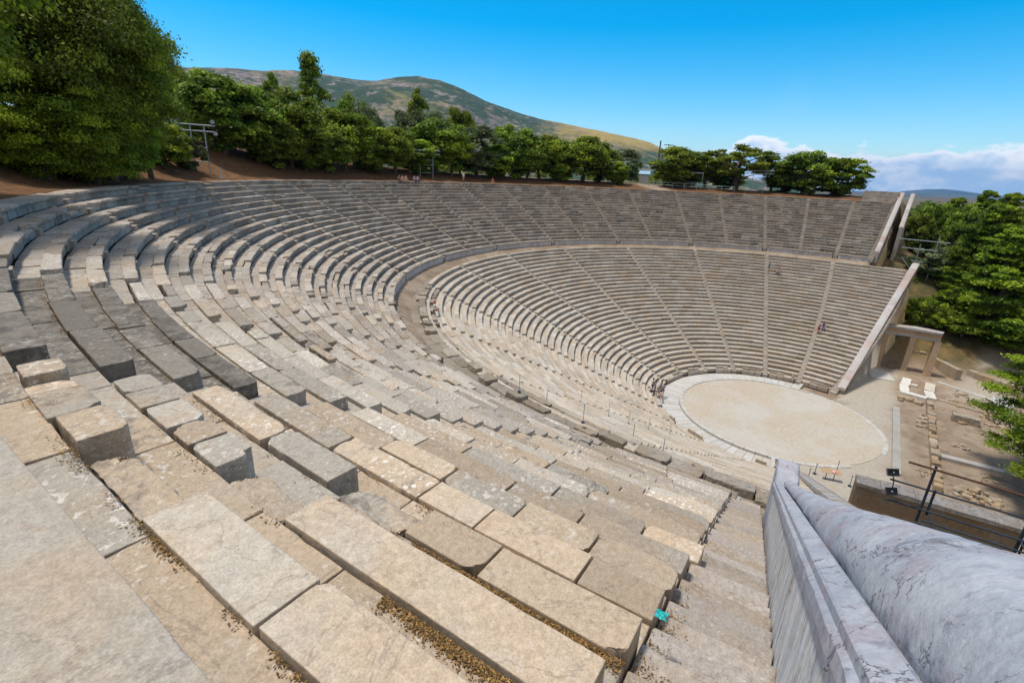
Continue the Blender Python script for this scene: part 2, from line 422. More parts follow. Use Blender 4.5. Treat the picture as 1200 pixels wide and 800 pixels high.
def seat_part(wedge, tier, k, n):
    """one row of a wedge: foot slabs as the row's own mesh, seat slabs in it (far) or as its children (near)"""
    up = tier == 'u'
    rn = R_D+n*DR if up else L_R0+n*L_DR
    zn = Z_D+n*DZ if up else L_Z0+n*L_DZ
    dep = 0.385 if up else 0.37
    st = stair_u if up else stair_l
    rm = rn+0.2
    ca, wa = st(k, rm); cb, wb = st(k+1, rm)
    pa = ca+degrees(wa/rm); pb = cb-degrees(wb/rm)
    if pb <= pa: return
    i = 20-n
    near = up and k <= 3 and near_dist(rn, min(max(3.0, pa), pb), zn) < 13.5
    mb = MB()
    phi = (pa+pb)/2
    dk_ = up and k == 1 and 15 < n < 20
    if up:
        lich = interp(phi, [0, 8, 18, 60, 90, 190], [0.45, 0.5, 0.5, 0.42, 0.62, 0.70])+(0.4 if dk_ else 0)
        warm = interp(phi, [0, 8, 12, 20, 60, 190], [0.62, 0.55, 0.2, 0.45, 0.45, 0.3])
        dzj, drj = 0.013, 0.018
    else:
        lich = interp(phi, [-8, 20, 60, 110, 205], [0.45, 0.35, 0.25, 0.38, 0.45]); warm = interp(phi, [0, 90, 205], [0.55, 0.45, 0.42])
        dzj, drj = 0.008, 0.012
    rb = rn+dep; rc = rn+(DR if up else L_DR)+0.06
    zc = zn-(0.05 if up else 0.04)
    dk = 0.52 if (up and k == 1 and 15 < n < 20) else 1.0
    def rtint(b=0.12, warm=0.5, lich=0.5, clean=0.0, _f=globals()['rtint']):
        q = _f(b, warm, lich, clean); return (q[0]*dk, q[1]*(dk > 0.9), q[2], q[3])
    top = (up and n == 20) or (not up and n == 33)
    mat = [M['seat_near' if near else ('seat_upper' if up else 'seat')]]
    # foot slabs
    if not top:
        js = splits(pa, pb, rb, 0.8, 1.9)
        for a, b in zip(js[:-1], js[1:]):
            g = degrees(0.008/rb)
            z = zc+random.uniform(-0.022, 0.015)
            if near and near_dist(rb, (a+b)/2, z) < 12.5:
                polar_block(mb, rb+0.012, rc, a+g, b-g, z, zn-0.55, rtint(0.10, warm, lich+0.12, 0.25 if (k == 0 and b < 5 and i < 6) else 0.0), rho=0.014, chip=0.05, amp=0.006, res=0.11, seed=random.random()*50)
            else:
                polar_box(mb, rb-0.02, rc, a+g*0.6, b-g*0.6, z, zn-0.55, rtint(0.10, warm, lich+0.1), 0, 0, 0.012)
    # seat slabs
    js = None
    if up and (k, i) in SPECIAL:
        js = SPECIAL[(k, i)]
        last = js[-1]
        gap_to = {1: 5.85, 2: 5.35, 3: 4.9, 4: 4.4, 0: 7.0}.get(i, last)
        rest = splits(gap_to, pb, rn, *((0.42, 0.8) if i < 3 else (1.0, 1.9))) if gap_to < pb-0.4 else []
    row = None
    seats = []
    if js:
        clean = {0: 0.85, 1: 0.9, 2: 0.85, 3: 0.8, 4: 0.6, 5: 0.55, 6: 0.3, 7: 0.45}[i]
        for a, b in zip(js[:-1], js[1:]): seats.append((a, b, max(0, clean+random.uniform(-0.12, 0.06)), False))
        for a, b in zip(rest[:-1], rest[1:]): seats.append((a, b, 0.0, False))
        if i in (1, 2, 3): seats.append((last+0.08, gap_to-0.1, 0.0, True))
    else:
        lo, hi = ((1.3, 2.6) if k in (1, 2) else (1.1, 2.3) if k == 0 else (0.75, 1.9)) if up else (0.8, 2.0)
        jj = splits(pa, pb, rn, lo, hi)
        for a, b in zip(jj[:-1], jj[1:]): seats.append((a, b, 0.0, False))
    for a, b, cl, broken in seats:
        g = degrees((GAP if not up else 0.012)/rn)
        z = zn+random.uniform(-dzj, dzj); r0 = rn+random.uniform(-drj, drj)
        d = dep+random.uniform(-0.03, 0.02)*(not cl)
        if top: d = 0.95 if up else 0.42
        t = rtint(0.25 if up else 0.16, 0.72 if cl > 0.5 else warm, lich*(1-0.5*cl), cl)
        if cl and i == 0: t = (0.95, 0.42, t[2], cl)
        if cl: z = zn+random.uniform(-0.006, 0.006); r0 = rn+random.uniform(-0.008, 0.008)
        rnd = random.random()
        if not up and n >= 32 and phi < 62:            # broken upper edge of the lower tier
            polar_block(mb, r0-0.05, r0+d+(0.45 if n == 33 else 0)*random.random(), a+g, b-g, z-random.choice((0, 0, 0.06, 0.16, 0.26, 0.34)), zn-0.6, (random.uniform(0.5, 0.85), random.uniform(0.4, 0.9), 0.75, 0), rho=0.03, chip=0.14, amp=0.05, res=0.14, breaks=((random.randint(0, 1), 1, 0.25),), seed=random.random()*50); continue
        if near and near_dist(rn, (a+b)/2, z) < 13.5:
            dd = near_dist(rn, (a+b)/2, z)
            sm = MB()
            if broken:
                polar_block(sm, r0+0.05, r0+d-0.02, a+g, b-g, zn-0.17, zn-0.5, rtint(0.1, 0.4, 0.8), rho=0.02, chip=0.12, amp=0.035, res=0.028, seed=random.random()*50, breaks=((1, 0, 0.2), (0, 1, 0.15)))
            else:
                br = []
                if cl < 0.5:
                    for cx in (0, 1):
                        for cy in (0, 1):
                            if random.random() < (0.42 if cy == 0 else 0.2): br.append((cx, cy, random.uniform(0.04, 0.15)))
                elif i == 1: br = [(1, 0, 0.07)]
                elif i == 5 or i == 3: br = [(random.randint(0, 1), 1, 0.12)]
                if cl < 0.5 and rnd < 0.025: z -= random.uniform(0.06, 0.14)
                polar_block(sm, r0, r0+d, a+g, b-g, z, zn-0.44, t, rho=0.008 if cl > 0.5 else 0.011, chip=0.018 if cl > 0.5 else 0.055,
                            amp=0.0025 if cl > 0.5 else 0.008, res=0.04 if dd < 6.5 else 0.07, breaks=br, seed=random.random()*50)
            if row is None: row = []
            row.append(sm)
        else:
            if up and rnd < 0.05: z -= random.uniform(0.08, 0.2); d -= 0.08
            elif up and rnd < 0.12: d -= random.uniform(0.03, 0.12)
            elif not up and rnd < 0.02: z -= 0.06
            if up and near_dist(rn, (a+b)/2, z) < 34 and phi < 60:
                br = [(cx, 0, random.uniform(0.06, 0.22)) for cx in (0, 1) if random.random() < 0.4]
                polar_block(mb, r0, r0+d, a+g*0.5, b-g*0.5, z, zn-0.46, t, rho=0.022, chip=0.10, amp=0.018, res=0.16, breaks=br, under=0.13, seed=random.random()*50)
            else:
                polar_box(mb, r0, r0+d, a+g*0.5, b-g*0.5, z, zn-0.46, t, 0.15 if up else 0.13, 0.01, dzj*0.7)
    o = mb.build('seat_row', mat, wedge, smooth=False)
    if row:
        for sm in row: sm.build('seat_slab', mat, o, smooth=True)
    return o

def stairway(tier, k):
    up = tier == 'u'
    n0 = 21 if up else 34
    rr, zz, dr, dz = (R_D, Z_D, DR, DZ) if up else (L_R0, L_Z0, L_DR, L_DZ)
    st = stair_u if up else stair_l
    det = up and k == 0
    fn = {'u': 'upper', 'l': 'lower'}[tier]
    tot = 23 if up else 13
    back = tot-k                               # counted from the far end wall
    if det: lab = 'worn stone staircase in the right foreground, running down beside the bluish coping wall'
    elif back == 1: lab = f'narrow stone staircase at the far right end of the {fn} tier, along its end wall'
    elif not up and k == 0: lab = 'lower-tier staircase hidden behind the foreground wall, at the near end of the lower tier'
    else: lab = f'narrow staircase cutting the {fn} tier of stone benches, {ordinal(back)} counted from its far end wall'
    base = cyl(rr, st(k, rr)[0], zz-0.3)
    t = thing('stone_stairway', lab, 'stairway', base, f'staircases of the {fn} tier')
    mb = MB()
    for n in range(n0):
        for h in (0, 1):
            r0 = rr+n*dr+(0 if h == 0 else 0.39); r1 = r0+(0.40 if h == 0 else dr-0.38)
            z = zz+n*dz-(0.05 if up else 0.04)-(dz*0.5 if h == 0 else 0.006)
            if n == n0-1 and h == 1: continue
            rm = (r0+r1)/2; c, w = st(k, rm); w -= 0.004
            pa, pb = c-degrees(w/rm), c+degrees(w/rm)
            if det:
                sm = MB()
                polar_block(sm, r0+random.uniform(-0.015, 0.015), r1+0.03, pa, pb, z+random.uniform(-0.018, 0.012), z-0.42, (random.choice((0.88, 0.94, 1.0, 1.06, 1.1)), random.uniform(0.2, 0.8), random.uniform(0.2, 0.6), 0.45), rho=0.02, chip=0.045, amp=0.012,
                            res=0.06 if n > 13 else 0.12, seed=random.random()*40)
                sm.build('step', M['step'], t, smooth=True)
            else:
                polar_box(mb, r0, r1+0.02, pa, pb, z, z-0.5, (random.uniform(0.86, 1.06), 0.4, 0.25, 0.3), 0.0, 0.012, 0.01)
    if not det: mb.build('steps', M['seat' if not up else 'seat_upper'], t)

def seating():
    for k in range(22):
        c0, c1 = stair_u(k, 48)[0], stair_u(k+1, 48)[0]
        back = 22-k
        if k == 0: lab = 'foreground wedge of the upper tier with smooth beige repaired slabs beside the nearest staircase'
        elif k == 1: lab = 'upper tier wedge at left whose top rows are dark bluish grey slabs'
        elif k == 2: lab = 'upper tier wedge on the left with cracked grey slabs, just past the dark bluish one'
        elif back == 1: lab = 'last wedge of the upper tier at far right, ending at the pale end wall'
        else: lab = f'wedge of weathered grey benches in the upper tier, {ordinal(back)} counted from its far end wall'
        w = thing('seating_wedge', lab, 'stone seating', cyl(R_D, (c0+c1)/2, Z_D-0.5), 'wedges of the upper tier')
        for n in range(21): seat_part(w, 'u', k, n)
    for k in range(12):
        c0, c1 = stair_l(k, 26)[0], stair_l(k+1, 26)[0]
        back = 12-k
        if back == 1: lab = 'last wedge of the lower tier at far right, ending at the wall beside the gateway'
        elif k == 0: lab = 'lower tier wedge nearest the foreground wall, mostly hidden behind the coping'
        else: lab = f'wedge of cream stone benches in the lower tier, {ordinal(back)} counted from its far end wall'
        w = thing('seating_wedge', lab, 'stone seating', cyl(L_R0, (c0+c1)/2, 0), 'wedges of the lower tier')
        for n in range(34): seat_part(w, 'l', k, n)
    for k in range(23): stairway('u', k)
    for k in range(13): stairway('l', k)

def terrace_wall():
    # upright slabs behind the walkway, interrupted where a lower staircase goes on up
    t = thing('terrace_wall', 'curved retaining wall of upright bluish grey slabs behind the walkway between both tiers', 'retaining wall', cyl(R_D, 95, Z_WALK-0.1))
    mb = MB(); cap = MB()
    gaps = [stair_u(k, R_D)[0] for k in (1, 3, 5, 7, 9, 11, 13, 15, 17, 19, 21)]
    ends = [1.0]+gaps+[192.3]
    for a, b in zip(ends[:-1], ends[1:]):
        w = degrees(0.42/R_D)
        js = splits(a+w, b-w, R_D, 0.55, 1.15)
        for p, q in zip(js[:-1], js[1:]):
            g = degrees(0.01/R_D)
            rough = p < 44
            polar_box(mb, R_D-0.03, R_D+0.25, p+g, q-g, Z_D-0.20+random.uniform(-0.03, 0.02)*(3 if rough else 1), Z_WALK-0.35, (random.uniform(1.15, 1.45), 0.2, 0.25, 0.2) if not rough else rtint(0.14, 0.3, 0.8), -0.03, 0.02, 0.015)
        js = splits(a+w*1.3, b-w*1.3, R_D, 0.9, 1.9)
        for p, q in zip(js[:-1], js[1:]):
            rough = p < 44
            if rough and random.random() < 0.3: continue
            g = degrees(0.012/R_D)
            if rough:
                polar_block(cap, R_D-0.18, R_D+0.3*random.uniform(0.6, 1.6), p+g, q-g, Z_D-0.02-random.choice((0, 0.05, 0.12)), Z_D-0.5, (random.uniform(0.5, 0.8), 0.7, 0.85, 0), rho=0.03, chip=0.14, amp=0.05, res=0.14, seed=random.random()*50); continue
            polar_box(cap, R_D-0.10, R_D+0.12, p+g, q-g, Z_D-0.03+random.uniform(-0.04, 0.02)*(2 if rough else 1), Z_D-0.195, rtint(0.14, 0.5, 0.75 if rough else 0.5), -0.02, 0.03, 0.02)
    mb.build('wall_slab_course', M['riser'], t); cap.build('coping', M['seat_upper'], t)
    # steps through the wall
    walk = MB()
    for p, q in zip(range(-6, 200, 2), range(-4, 202, 2)):
        if q > 197: break
        polar_box(walk, 38.2, R_D+0.02, p+0.02, q-0.02, Z_WALK+random.uniform(-0.012, 0.012), Z_WALK-0.3, (random.uniform(0.52, 0.66), 0.65, 0.5, 0.1), 0, 0, 0.006)
    o = walk.build('walkway', M['seat']); tag(o, 'curved stone walkway between the two tiers', kind='structure')

# ------------------------------------------------------------------ ground
def terrain_material():
    m, nt, b = new_mat('ground_soil'); g = N(nt)
    col, earth, grass, pale, al = g.attr()
    p = g.pos()
    n1 = g.noise(p, 0.35, 6, 0.6); n2 = g.noise(p, 2.2, 6, 0.65); n3 = g.noise(p, 14, 4, 0.6)
    c = g.mix(g.ramp(n1, 0.35, 0.65), (0.24, 0.18, 0.13), (0.34, 0.265, 0.20))
    c = g.mix(g.math('MULTIPLY', g.ramp(g.noise(p, 0.9, 6, 0.65, 0.5), 0.52, 0.64), 0.6), c, (0.15, 0.115, 0.085))
    c = g.mix(g.math('MULTIPLY', g.ramp(g.noise(p, 6.5, 4, 0.6), 0.62, 0.70), 0.5), c, (0.42, 0.37, 0.31))
    c = g.mix(pale, c, g.mix(g.ramp(n2, 0.3, 0.7), (0.43, 0.39, 0.335), (0.37, 0.325, 0.27)))
    e = g.mix(g.ramp(n2, 0.35, 0.7), (0.185, 0.088, 0.036), (0.085, 0.045, 0.022))
    e = g.mix(g.math('MULTIPLY', g.ramp(n1, 0.56, 0.66), 0.55), e, (0.21, 0.13, 0.055))
    c = g.mix(earth, c, e)
    gr = g.mix(g.ramp(n1, 0.38, 0.6), (0.20, 0.135, 0.055), (0.065, 0.065, 0.024))
    gr = g.mix(g.ramp(n2, 0.55, 0.75), gr, (0.12, 0.085, 0.05))
    c = g.mix(grass, c, gr)
    c = g.mix(0.6, c, g.mix(g.ramp(n3, 0.25, 0.75), (0.6, 0.6, 0.6), (1.3, 1.3, 1.3)), 'MULTIPLY')
    g.link(c, b.inputs['Base Color']); b.inputs['Roughness'].default_value = 0.95
    g.bump(g.math('ADD', n2, g.math('MULTIPLY', n3, 0.4)), 0.6, 0.12, b)
    return m

def build_ground():
    rs = list(np.arange(0, 12.5, 2.5))+list(np.arange(12.5, 57.0, 1.6))+[57.0, 57.3, 57.9]+list(np.arange(58.6, 76, 0.9))
    r = rs[-1]
    while r < 26000: r *= 1.07 if r < 400 else 1.25; rs.append(r)
    na = 360; V = []; col = []
    for r in rs:
        for a in range(na):
            q = radians(a*360/na); x, y = r*cos(q), -r*sin(q)
            z = H(x, y); V.append((x, y, z))
            s = side(x, y); ph = a if a < 260 else a-360
            earth = grass = pale = 0
            if s <= 0 and r > 57:
                gap = sstep(1.6-abs((ph-151.3+(r-58)*0.22))*1.1/2.0)*sstep((r-57.6)/1.0)
                earth = 1.0; grass = sstep((r-interp(ph, [0, 60, 90, 140, 180], [74, 74, 68, 66, 66]))/10); earth *= 1-grass; earth *= 1-0.8*gap; grass *= 1-gap; pale = 0.5*gap
            elif s > 0:
                grass = max(sstep((abs(x)-29)/5), sstep((y-45)/20))*0.95
                if r > 57.2: grass = max(grass*0.9, sstep(s/5)); earth = (1-grass)*0.5
                dn = noise.noise(Vector((x*0.25, y*0.25, 0)))
                pale = sstep((10.8+0.6*dn-0.1*(x-6)-y)/1.2) if abs(x) < 27 else 0
                pale = max(pale, 0.8*sstep(1.5-abs(y-(24.5+0.4*(-30-x)))/2.6)*(x < -20)*(x > -44))
                if x < -33 and pale > 0: grass *= (1-pale)
            col.append((earth, grass, pale, 1))
    F = []
    for i in range(len(rs)-1):
        for a in range(na):
            b = (a+1) % na
            if i == 0:
                F.append((0, (i+1)*na+b, (i+1)*na+a)) if False else F.append((i*na+a, i*na+b, (i+1)*na+b, (i+1)*na+a))
            else: F.append((i*na+a, i*na+b, (i+1)*na+b, (i+1)*na+a))
    me = bpy.data.meshes.new('ground'); me.from_pydata(V, [], F)
    at = me.attributes.new('tint', 'FLOAT_COLOR', 'POINT'); at.data.foreach_set('color', np.array(col, np.float32).ravel())
    me.materials.append(terrain_material()); me.polygons.foreach_set('use_smooth', [True]*len(me.polygons))
    me.update(); me.flip_normals()
    o = bpy.data.objects.new('ground', me); C.objects.link(o); tag(o, 'earth and dry grass terrain around the theatre', kind='structure')

def orchestra():
    m, nt, b = new_mat('beaten_earth'); g = N(nt); p = g.pos()
    n1 = g.noise(p, 0.22, 5, 0.55, 0.4); n2 = g.noise(p, 3.0, 6, 0.6); n3 = g.noise(p, 26, 3)
    c = g.mix(g.ramp(n1, 0.36, 0.64), (0.455, 0.395, 0.32), (0.47, 0.435, 0.385))
    c = g.mix(0.5, c, g.mix(g.ramp(n2, 0.3, 0.7), (0.8, 0.78, 0.76), (1.1, 1.1, 1.1)), 'MULTIPLY')
    c = g.mix(g.math('MULTIPLY', g.ramp(g.noise(p, 0.6, 6, 0.7, 1.2), 0.52, 0.68), 0.35), c, (0.40, 0.31, 0.22))
    c = g.mix(g.math('MULTIPLY', g.ramp(g.noise(p, 0.17, 3, 0.5), 0.5, 0.62), 0.4), c, (0.48, 0.465, 0.44))
    c = g.mix(0.3, c, g.mix(g.ramp(n3, 0.3, 0.7), (0.75, 0.75, 0.75), (1.15, 1.15, 1.15)), 'MULTIPLY')
    g.link(c, b.inputs['Base Color']); b.inputs['Roughness'].default_value = 0.95; g.bump(n2, 0.3, 0.03, b)
    M['floor'] = m
    mb = MB(); rings = [0, 3, 6, 9.78]
    for i in range(3):
        for a in range(0, 360, 5):
            if rings[i] == 0: mb.face([cyl(0.0, 0, 0.03), cyl(3, a+5, 0.03), cyl(3, a, 0.03)][::-1] if False else [cyl(0, 0, 0.03), cyl(3, a, 0.03), cyl(3, a+5, 0.03)][::-1])
            else: mb.face([cyl(rings[i], a, 0.03), cyl(rings[i], a+5, 0.03), cyl(rings[i+1], a+5, 0.03), cyl(rings[i+1], a, 0.03)])
    tag(mb.build('orchestra_floor', m), 'round beaten earth orchestra floor', kind='structure')
    kb = MB()
    for a in range(0, 360, 6):
        if -60 < 0: pass
        openside = a > 196 or a >= 354
        if openside and random.random() < 0.0: continue
        top = 0.11 if not openside else 0.05
        if openside and 285 < a < 318: continue
        polar_box(kb, 9.76, 10.14, a+0.12, a+5.88, top, -0.25, rtint(0.06, 0.5, 0.15, 0.5), 0, 0.006, 0.006)
    o = kb.build('stone_kerb', M['pale']); tag(o, 'pale stone ring kerb enclosing the round orchestra floor', 'kerb')
    cb = MB()
    for a in range(-2, 190, 4):
        polar_box(cb, 10.15, 12.25, a+0.08, a+3.92, -0.13+random.uniform(-0.008, 0.008), -0.4, rtint(0.05, 0.3, 0.1, 0.7), 0, 0, 0.003)
    tag(cb.build('drain_walkway', M['pale']), 'sunken pale paved channel around the orchestra', kind='structure')
    for a, lab in ((-2.6, 'short pale stone sill closing the orchestra channel on the near side'), (190.6, 'short pale stone sill closing the orchestra channel on the far side')):
        sb = MB(); polar_box(sb, 10.15, 12.3, a-0.9, a+0.9, 0.09, -0.25, rtint(0.05, 0.5, 0.1, 0.6), 0, 0, 0)
        tag(sb.build('stone_sill', M['pale']), lab, 'stone sill')
    # front row of broken seats of honour
    for k in range(12):
        pb = MB()
        a0, a1 = stair_l(k, 13.5)[0]+2.2, stair_l(k+1, 13.5)[0]-2.2
        js = splits(a0, a1, 12.4, 0.5, 1.0)
        for p, q in zip(js[:-1], js[1:]):
            if random.random() < 0.12: continue
            hgt = random.choice((0.42, 0.45, 0.7, 0.85))
            polar_box(pb, 12.36, 12.62, p+0.1, q-0.1, 0.40, -0.1, rtint(0.12, 0.5, 0.4), 0.02, 0.03, 0.02)
            if hgt > 0.5: polar_box(pb, 12.58, 12.74, p+0.1, q-0.1, 0.34+hgt*0.5, 0.2, rtint(0.14, 0.5, 0.5), 0.0, 0.02, 0.05)
        back = 12-k
        tag(pb.build('front_bench', M['seat']), f'broken low front bench at the orchestra edge, {ordinal(back)} counted from the far end wall', 'stone bench', 'front row benches')

# ------------------------------------------------------------------ walls
def marble_material():
    m, nt, b = new_mat('blue_grey_marble'); g = N(nt); p = g.pos()
    sl = g.n('ShaderNodeMapping'); g.link(p, sl.inputs[0]); sl.inputs['Rotation'].default_value = (0, 0.474, 0)
    ps = g.n('ShaderNodeMapping'); g.link(sl.outputs[0], ps.inputs[0]); ps.inputs['Scale'].default_value = (1.0, 0.32, 0.32)
    n1 = g.noise(p, 1.6, 6, 0.6, 0.5); n2 = g.noise(ps.outputs[0], 2.6, 7, 0.68, 1.4); n3 = g.noise(p, 22, 5, 0.65); n4 = g.noise(p, 5.5, 6, 0.6, 0.8)
    c = g.mix(g.ramp(n1, 0.30, 0.70), (0.32, 0.345, 0.40), (0.45, 0.46, 0.495))
    c = g.mix(g.math('MULTIPLY', g.ramp(g.noise(p, 1.1, 4, 0.6, 1.0), 0.54, 0.70), 0.5), c, (0.37, 0.28, 0.31))
    c = g.mix(g.math('MULTIPLY', g.ramp(n4, 0.56, 0.74), 0.4), c, (0.215, 0.22, 0.265))
    c = g.mix(g.math('MULTIPLY', g.ramp(g.noise(p, 3.3, 5, 0.6), 0.58, 0.70), 0.45), c, (0.52, 0.52, 0.54))
    # fine curved scratches running round the coping, a few open cracks
    n5 = g.noise(ps.outputs[0], 7.0, 6, 0.7, 0.9)
    c = g.mix(g.math('MULTIPLY', g.ramp(g.math('ABSOLUTE', g.math('SUBTRACT', n5, 0.5)), 0.025, 0.0), 0.16), c, (0.14, 0.13, 0.17))
    blot = g.noise(p, 2.4, 7, 0.72, 0.3)
    c = g.mix(g.math('MULTIPLY', g.ramp(blot, 0.52, 0.62), 0.55), c, (0.36, 0.30, 0.34))
    c = g.mix(g.math('MULTIPLY', g.ramp(g.noise(p, 4.7, 7, 0.75, 0.2), 0.56, 0.66), 0.5), c, (0.17, 0.175, 0.215))
    c = g.mix(g.math('MULTIPLY', g.ramp(g.noise(p, 14, 5, 0.7), 0.60, 0.68), 0.5), c, (0.56, 0.57, 0.60))
    ck = g.math('ABSOLUTE', g.math('SUBTRACT', g.noise(p, 1.5, 7, 0.62, 0.9), 0.5))
    crack = g.math('SUBTRACT', 1.0, g.ramp(ck, 0.0, 0.008))
    crack = g.math('MULTIPLY', crack, g.ramp(g.noise(p, 1.7, 3), 0.42, 0.54))
    c = g.mix(g.math('MULTIPLY', crack, 0.75), c, (0.09, 0.065, 0.08))
    # pitted dark patches, rust
    pit = g.math('MULTIPLY', g.ramp(g.noise(p, 11, 6, 0.75, 0.6), 0.58, 0.66), g.ramp(g.noise(p, 1.2, 3), 0.46, 0.58))
    c = g.mix(g.math('MULTIPLY', pit, 0.7), c, (0.12, 0.09, 0.10))
    c = g.mix(g.math('MULTIPLY', g.ramp(g.noise(p, 2.1, 4, 0.6, 0.8), 0.70, 0.76), 0.85), c, (0.24, 0.085, 0.045))
    c = g.mix(0.5, c, g.mix(g.ramp(n3, 0.25, 0.75), (0.72, 0.72, 0.74), (1.2, 1.2, 1.2)), 'MULTIPLY')
    g.link(c, b.inputs['Base Color']); b.inputs['Roughness'].default_value = 0.8
    h = g.math('SUBTRACT', g.math('ADD', g.math('ADD', g.math('MULTIPLY', n4, 0.45), g.math('MULTIPLY', blot, 0.5)), g.math('MULTIPLY', n3, 0.22)), g.math('ADD', g.math('MULTIPLY', crack, 0.5), g.math('MULTIPLY', pit, 0.4)))
    g.bump(h, 0.6, 0.04, b)
    return m

def wallface_material():
    m, nt, b = new_mat('streaked_wall_face'); g = N(nt); p = g.pos()
    st = g.n('ShaderNodeMapping'); g.link(p, st.inputs[0]); st.inputs['Rotation'].default_value = (0, -0.25, 0); st.inputs['Scale'].default_value = (3.2, 1, 0.35)
    n1 = g.noise(st.outputs[0], 2.0, 6, 0.62, 0.6); n2 = g.noise(p, 6, 6, 0.65); n3 = g.noise(p, 24, 4); n4 = g.noise(st.outputs[0], 4.5, 5, 0.6, 0.4)
    c = g.mix(g.ramp(n1, 0.35, 0.62), (0.47, 0.485, 0.51), (0.70, 0.69, 0.68))
    c = g.mix(g.math('MULTIPLY', g.ramp(n4, 0.53, 0.63), 0.65), c, (0.46, 0.32, 0.18))
    c = g.mix(g.math('MULTIPLY', g.ramp(g.noise(st.outputs[0], 3.0, 6, 0.7, 1.2), 0.56, 0.63), 0.8), c, (0.10, 0.085, 0.085))
    c = g.mix(g.math('MULTIPLY', g.ramp(n2, 0.6, 0.7), 0.5), c, (0.66, 0.65, 0.63))
    c = g.mix(0.5, c, g.mix(g.ramp(n3, 0.25, 0.75), (0.7, 0.7, 0.7), (1.2, 1.2, 1.2)), 'MULTIPLY')
    g.link(c, b.inputs['Base Color']); b.inputs['Roughness'].default_value = 0.8
    g.bump(g.math('ADD', g.math('MULTIPLY', n4, 0.8), g.math('MULTIPLY', n2, 0.5)), 0.8, 0.03, b)
    return m

def slope_z(r): return Z_F+A_U*(r-R_F)
def face_y(x): return -0.50+0.015*(53-x)

def loft(mb, sections, tint=(1, 0.5, 0.5, 0), close=False, cap=True, m=0):
    n = len(sections[0]); V = [p for s in sections for p in s]; F = []
    for i in range(len(sections)-1):
        for j in range(n if close else n-1):
            k = (j+1) % n
            F.append((i*n+j, i*n+k, (i+1)*n+k, (i+1)*n+j))
    if cap: F += [tuple(range(n-1, -1, -1)), tuple(range((len(sections)-1)*n, len(sections)*n))]
    mb.grid(V, F, tint, m)

def coping_wall():
    M['marble'] = marble_material(); M['wallface'] = wallface_material()
    t = thing('coping_wall', 'thick bluish marble coping on the wall beside the foreground staircase', 'wall', (50, 0, 14))
    # masonry below
    b = MB(); secs = []
    xs = np.arange(60.5, 40.6, -0.12)
    def wob(x, h, s): return 0.012*noise.noise(Vector((x*1.3, h*2.5, s)))+0.006*noise.noise(Vector((x*6, h*7, s)))
    hs = [-1.6, -1.0, -0.6, -0.45, -0.3, -0.1, 0.1, 0.3, 0.5, 0.66]
    for x in xs:
        z = slope_z(x); y = face_y(x)
        secs.append([(x, y+wob(x, h, 1), z+h) for h in hs]+[(x, y+0.8, z+0.66), (x, y+0.85, z-3.5)])
    loft(b, secs, cap=True); b.build('wall_body', M['wallface'], t, smooth=False)
    # stepped moulding
    f = MB(); secs = []
    for x in xs:
        z = slope_z(x); y = face_y(x)
        c = 0.012*max(0, noise.noise(Vector((x*4, 3.3, 0))))
        secs.append([(x, y+0.02, z+0.62), (x, y-0.045+c, z+0.645), (x, y-0.055+c+wob(x, 0.75, 2), z+0.73), (x, y-0.055+c*2+wob(x, 0.9, 2), z+0.815-c), (x, y-0.035+c, z+0.832-c), (x, y-0.02, z+0.835), (x, y-0.02, z+0.89), (x, y-0.008, z+0.905), (x, y+0.05, z+0.93), (x, y+0.085, z+0.955), (x, y+0.105, z+0.95), (x, y+0.12, z+0.90), (x, y+0.4, z+0.90)])
    loft(f, secs, cap=True); f.build('moulding', M['marble'], t, smooth=False)
    # half round coping in three stones
    def rho(x): return interp(x, [44, 47.2, 50.8, 53, 54.2, 62], [0.12, 0.145, 0.25, 0.385, 0.435, 0.45])
    js = [60.5, 57.0, 54.25, 51.9, 49.3, 47.1, 44.0]
    for xa, xb in zip(js[:-1], js[1:]):
        cmb = MB(); secs = []
        sh = random.uniform(-0.006, 0.006)
        L = xa-xb; ss = sorted(set(list(np.linspace(0, L, max(6, int(L/0.07))))+[0.015, L-0.015]))
        for s in ss:
            x = xa-0.011-s*(L-0.022)/L
            r = rho(x)+sh; e = min(s, L-s); r -= max(0, 0.016-e)*0.9
            yc = face_y(x)+0.13+r; zc = slope_z(x)+0.985
            sec = []
            for j in range(27):
                a = pi*(1.06-1.25*j/26)
                d = 1+(0.03*noise.noise(Vector((x*1.2, a*1.1, 5)))+0.02*noise.noise(Vector((x*3.5, a*2.5, 9)))+0.010*noise.noise(Vector((x*11, a*7, 2))))
                ch = noise.noise(Vector((x*2.7, a*2.2, 21.0)))
                if ch > 0.30: d -= min(0.05, (ch-0.30)*0.35)*(0.7+0.6*noise.noise(Vector((x*16, a*11, 4))))
                sec.append((x, yc+r*d*cos(a), zc+r*d*sin(a)))
            secs.append(sec)
        loft(cmb, secs, cap=True); cmb.build('coping_stone', M['marble'], t, smooth=True)
    e = MB()
    block(e, (43.3, -0.36, 15.72), (-1, 0, 0), (0, -1, 0) if False else (0, 1, 0), 2.5, 0.62, 3.6, (0.95, 0.35, 0.7, 0), rho=0.12, chip=0.16, amp=0.04, res=0.08, seed=4.2)
    e.build('end_block', M['marble'], t, smooth=True)

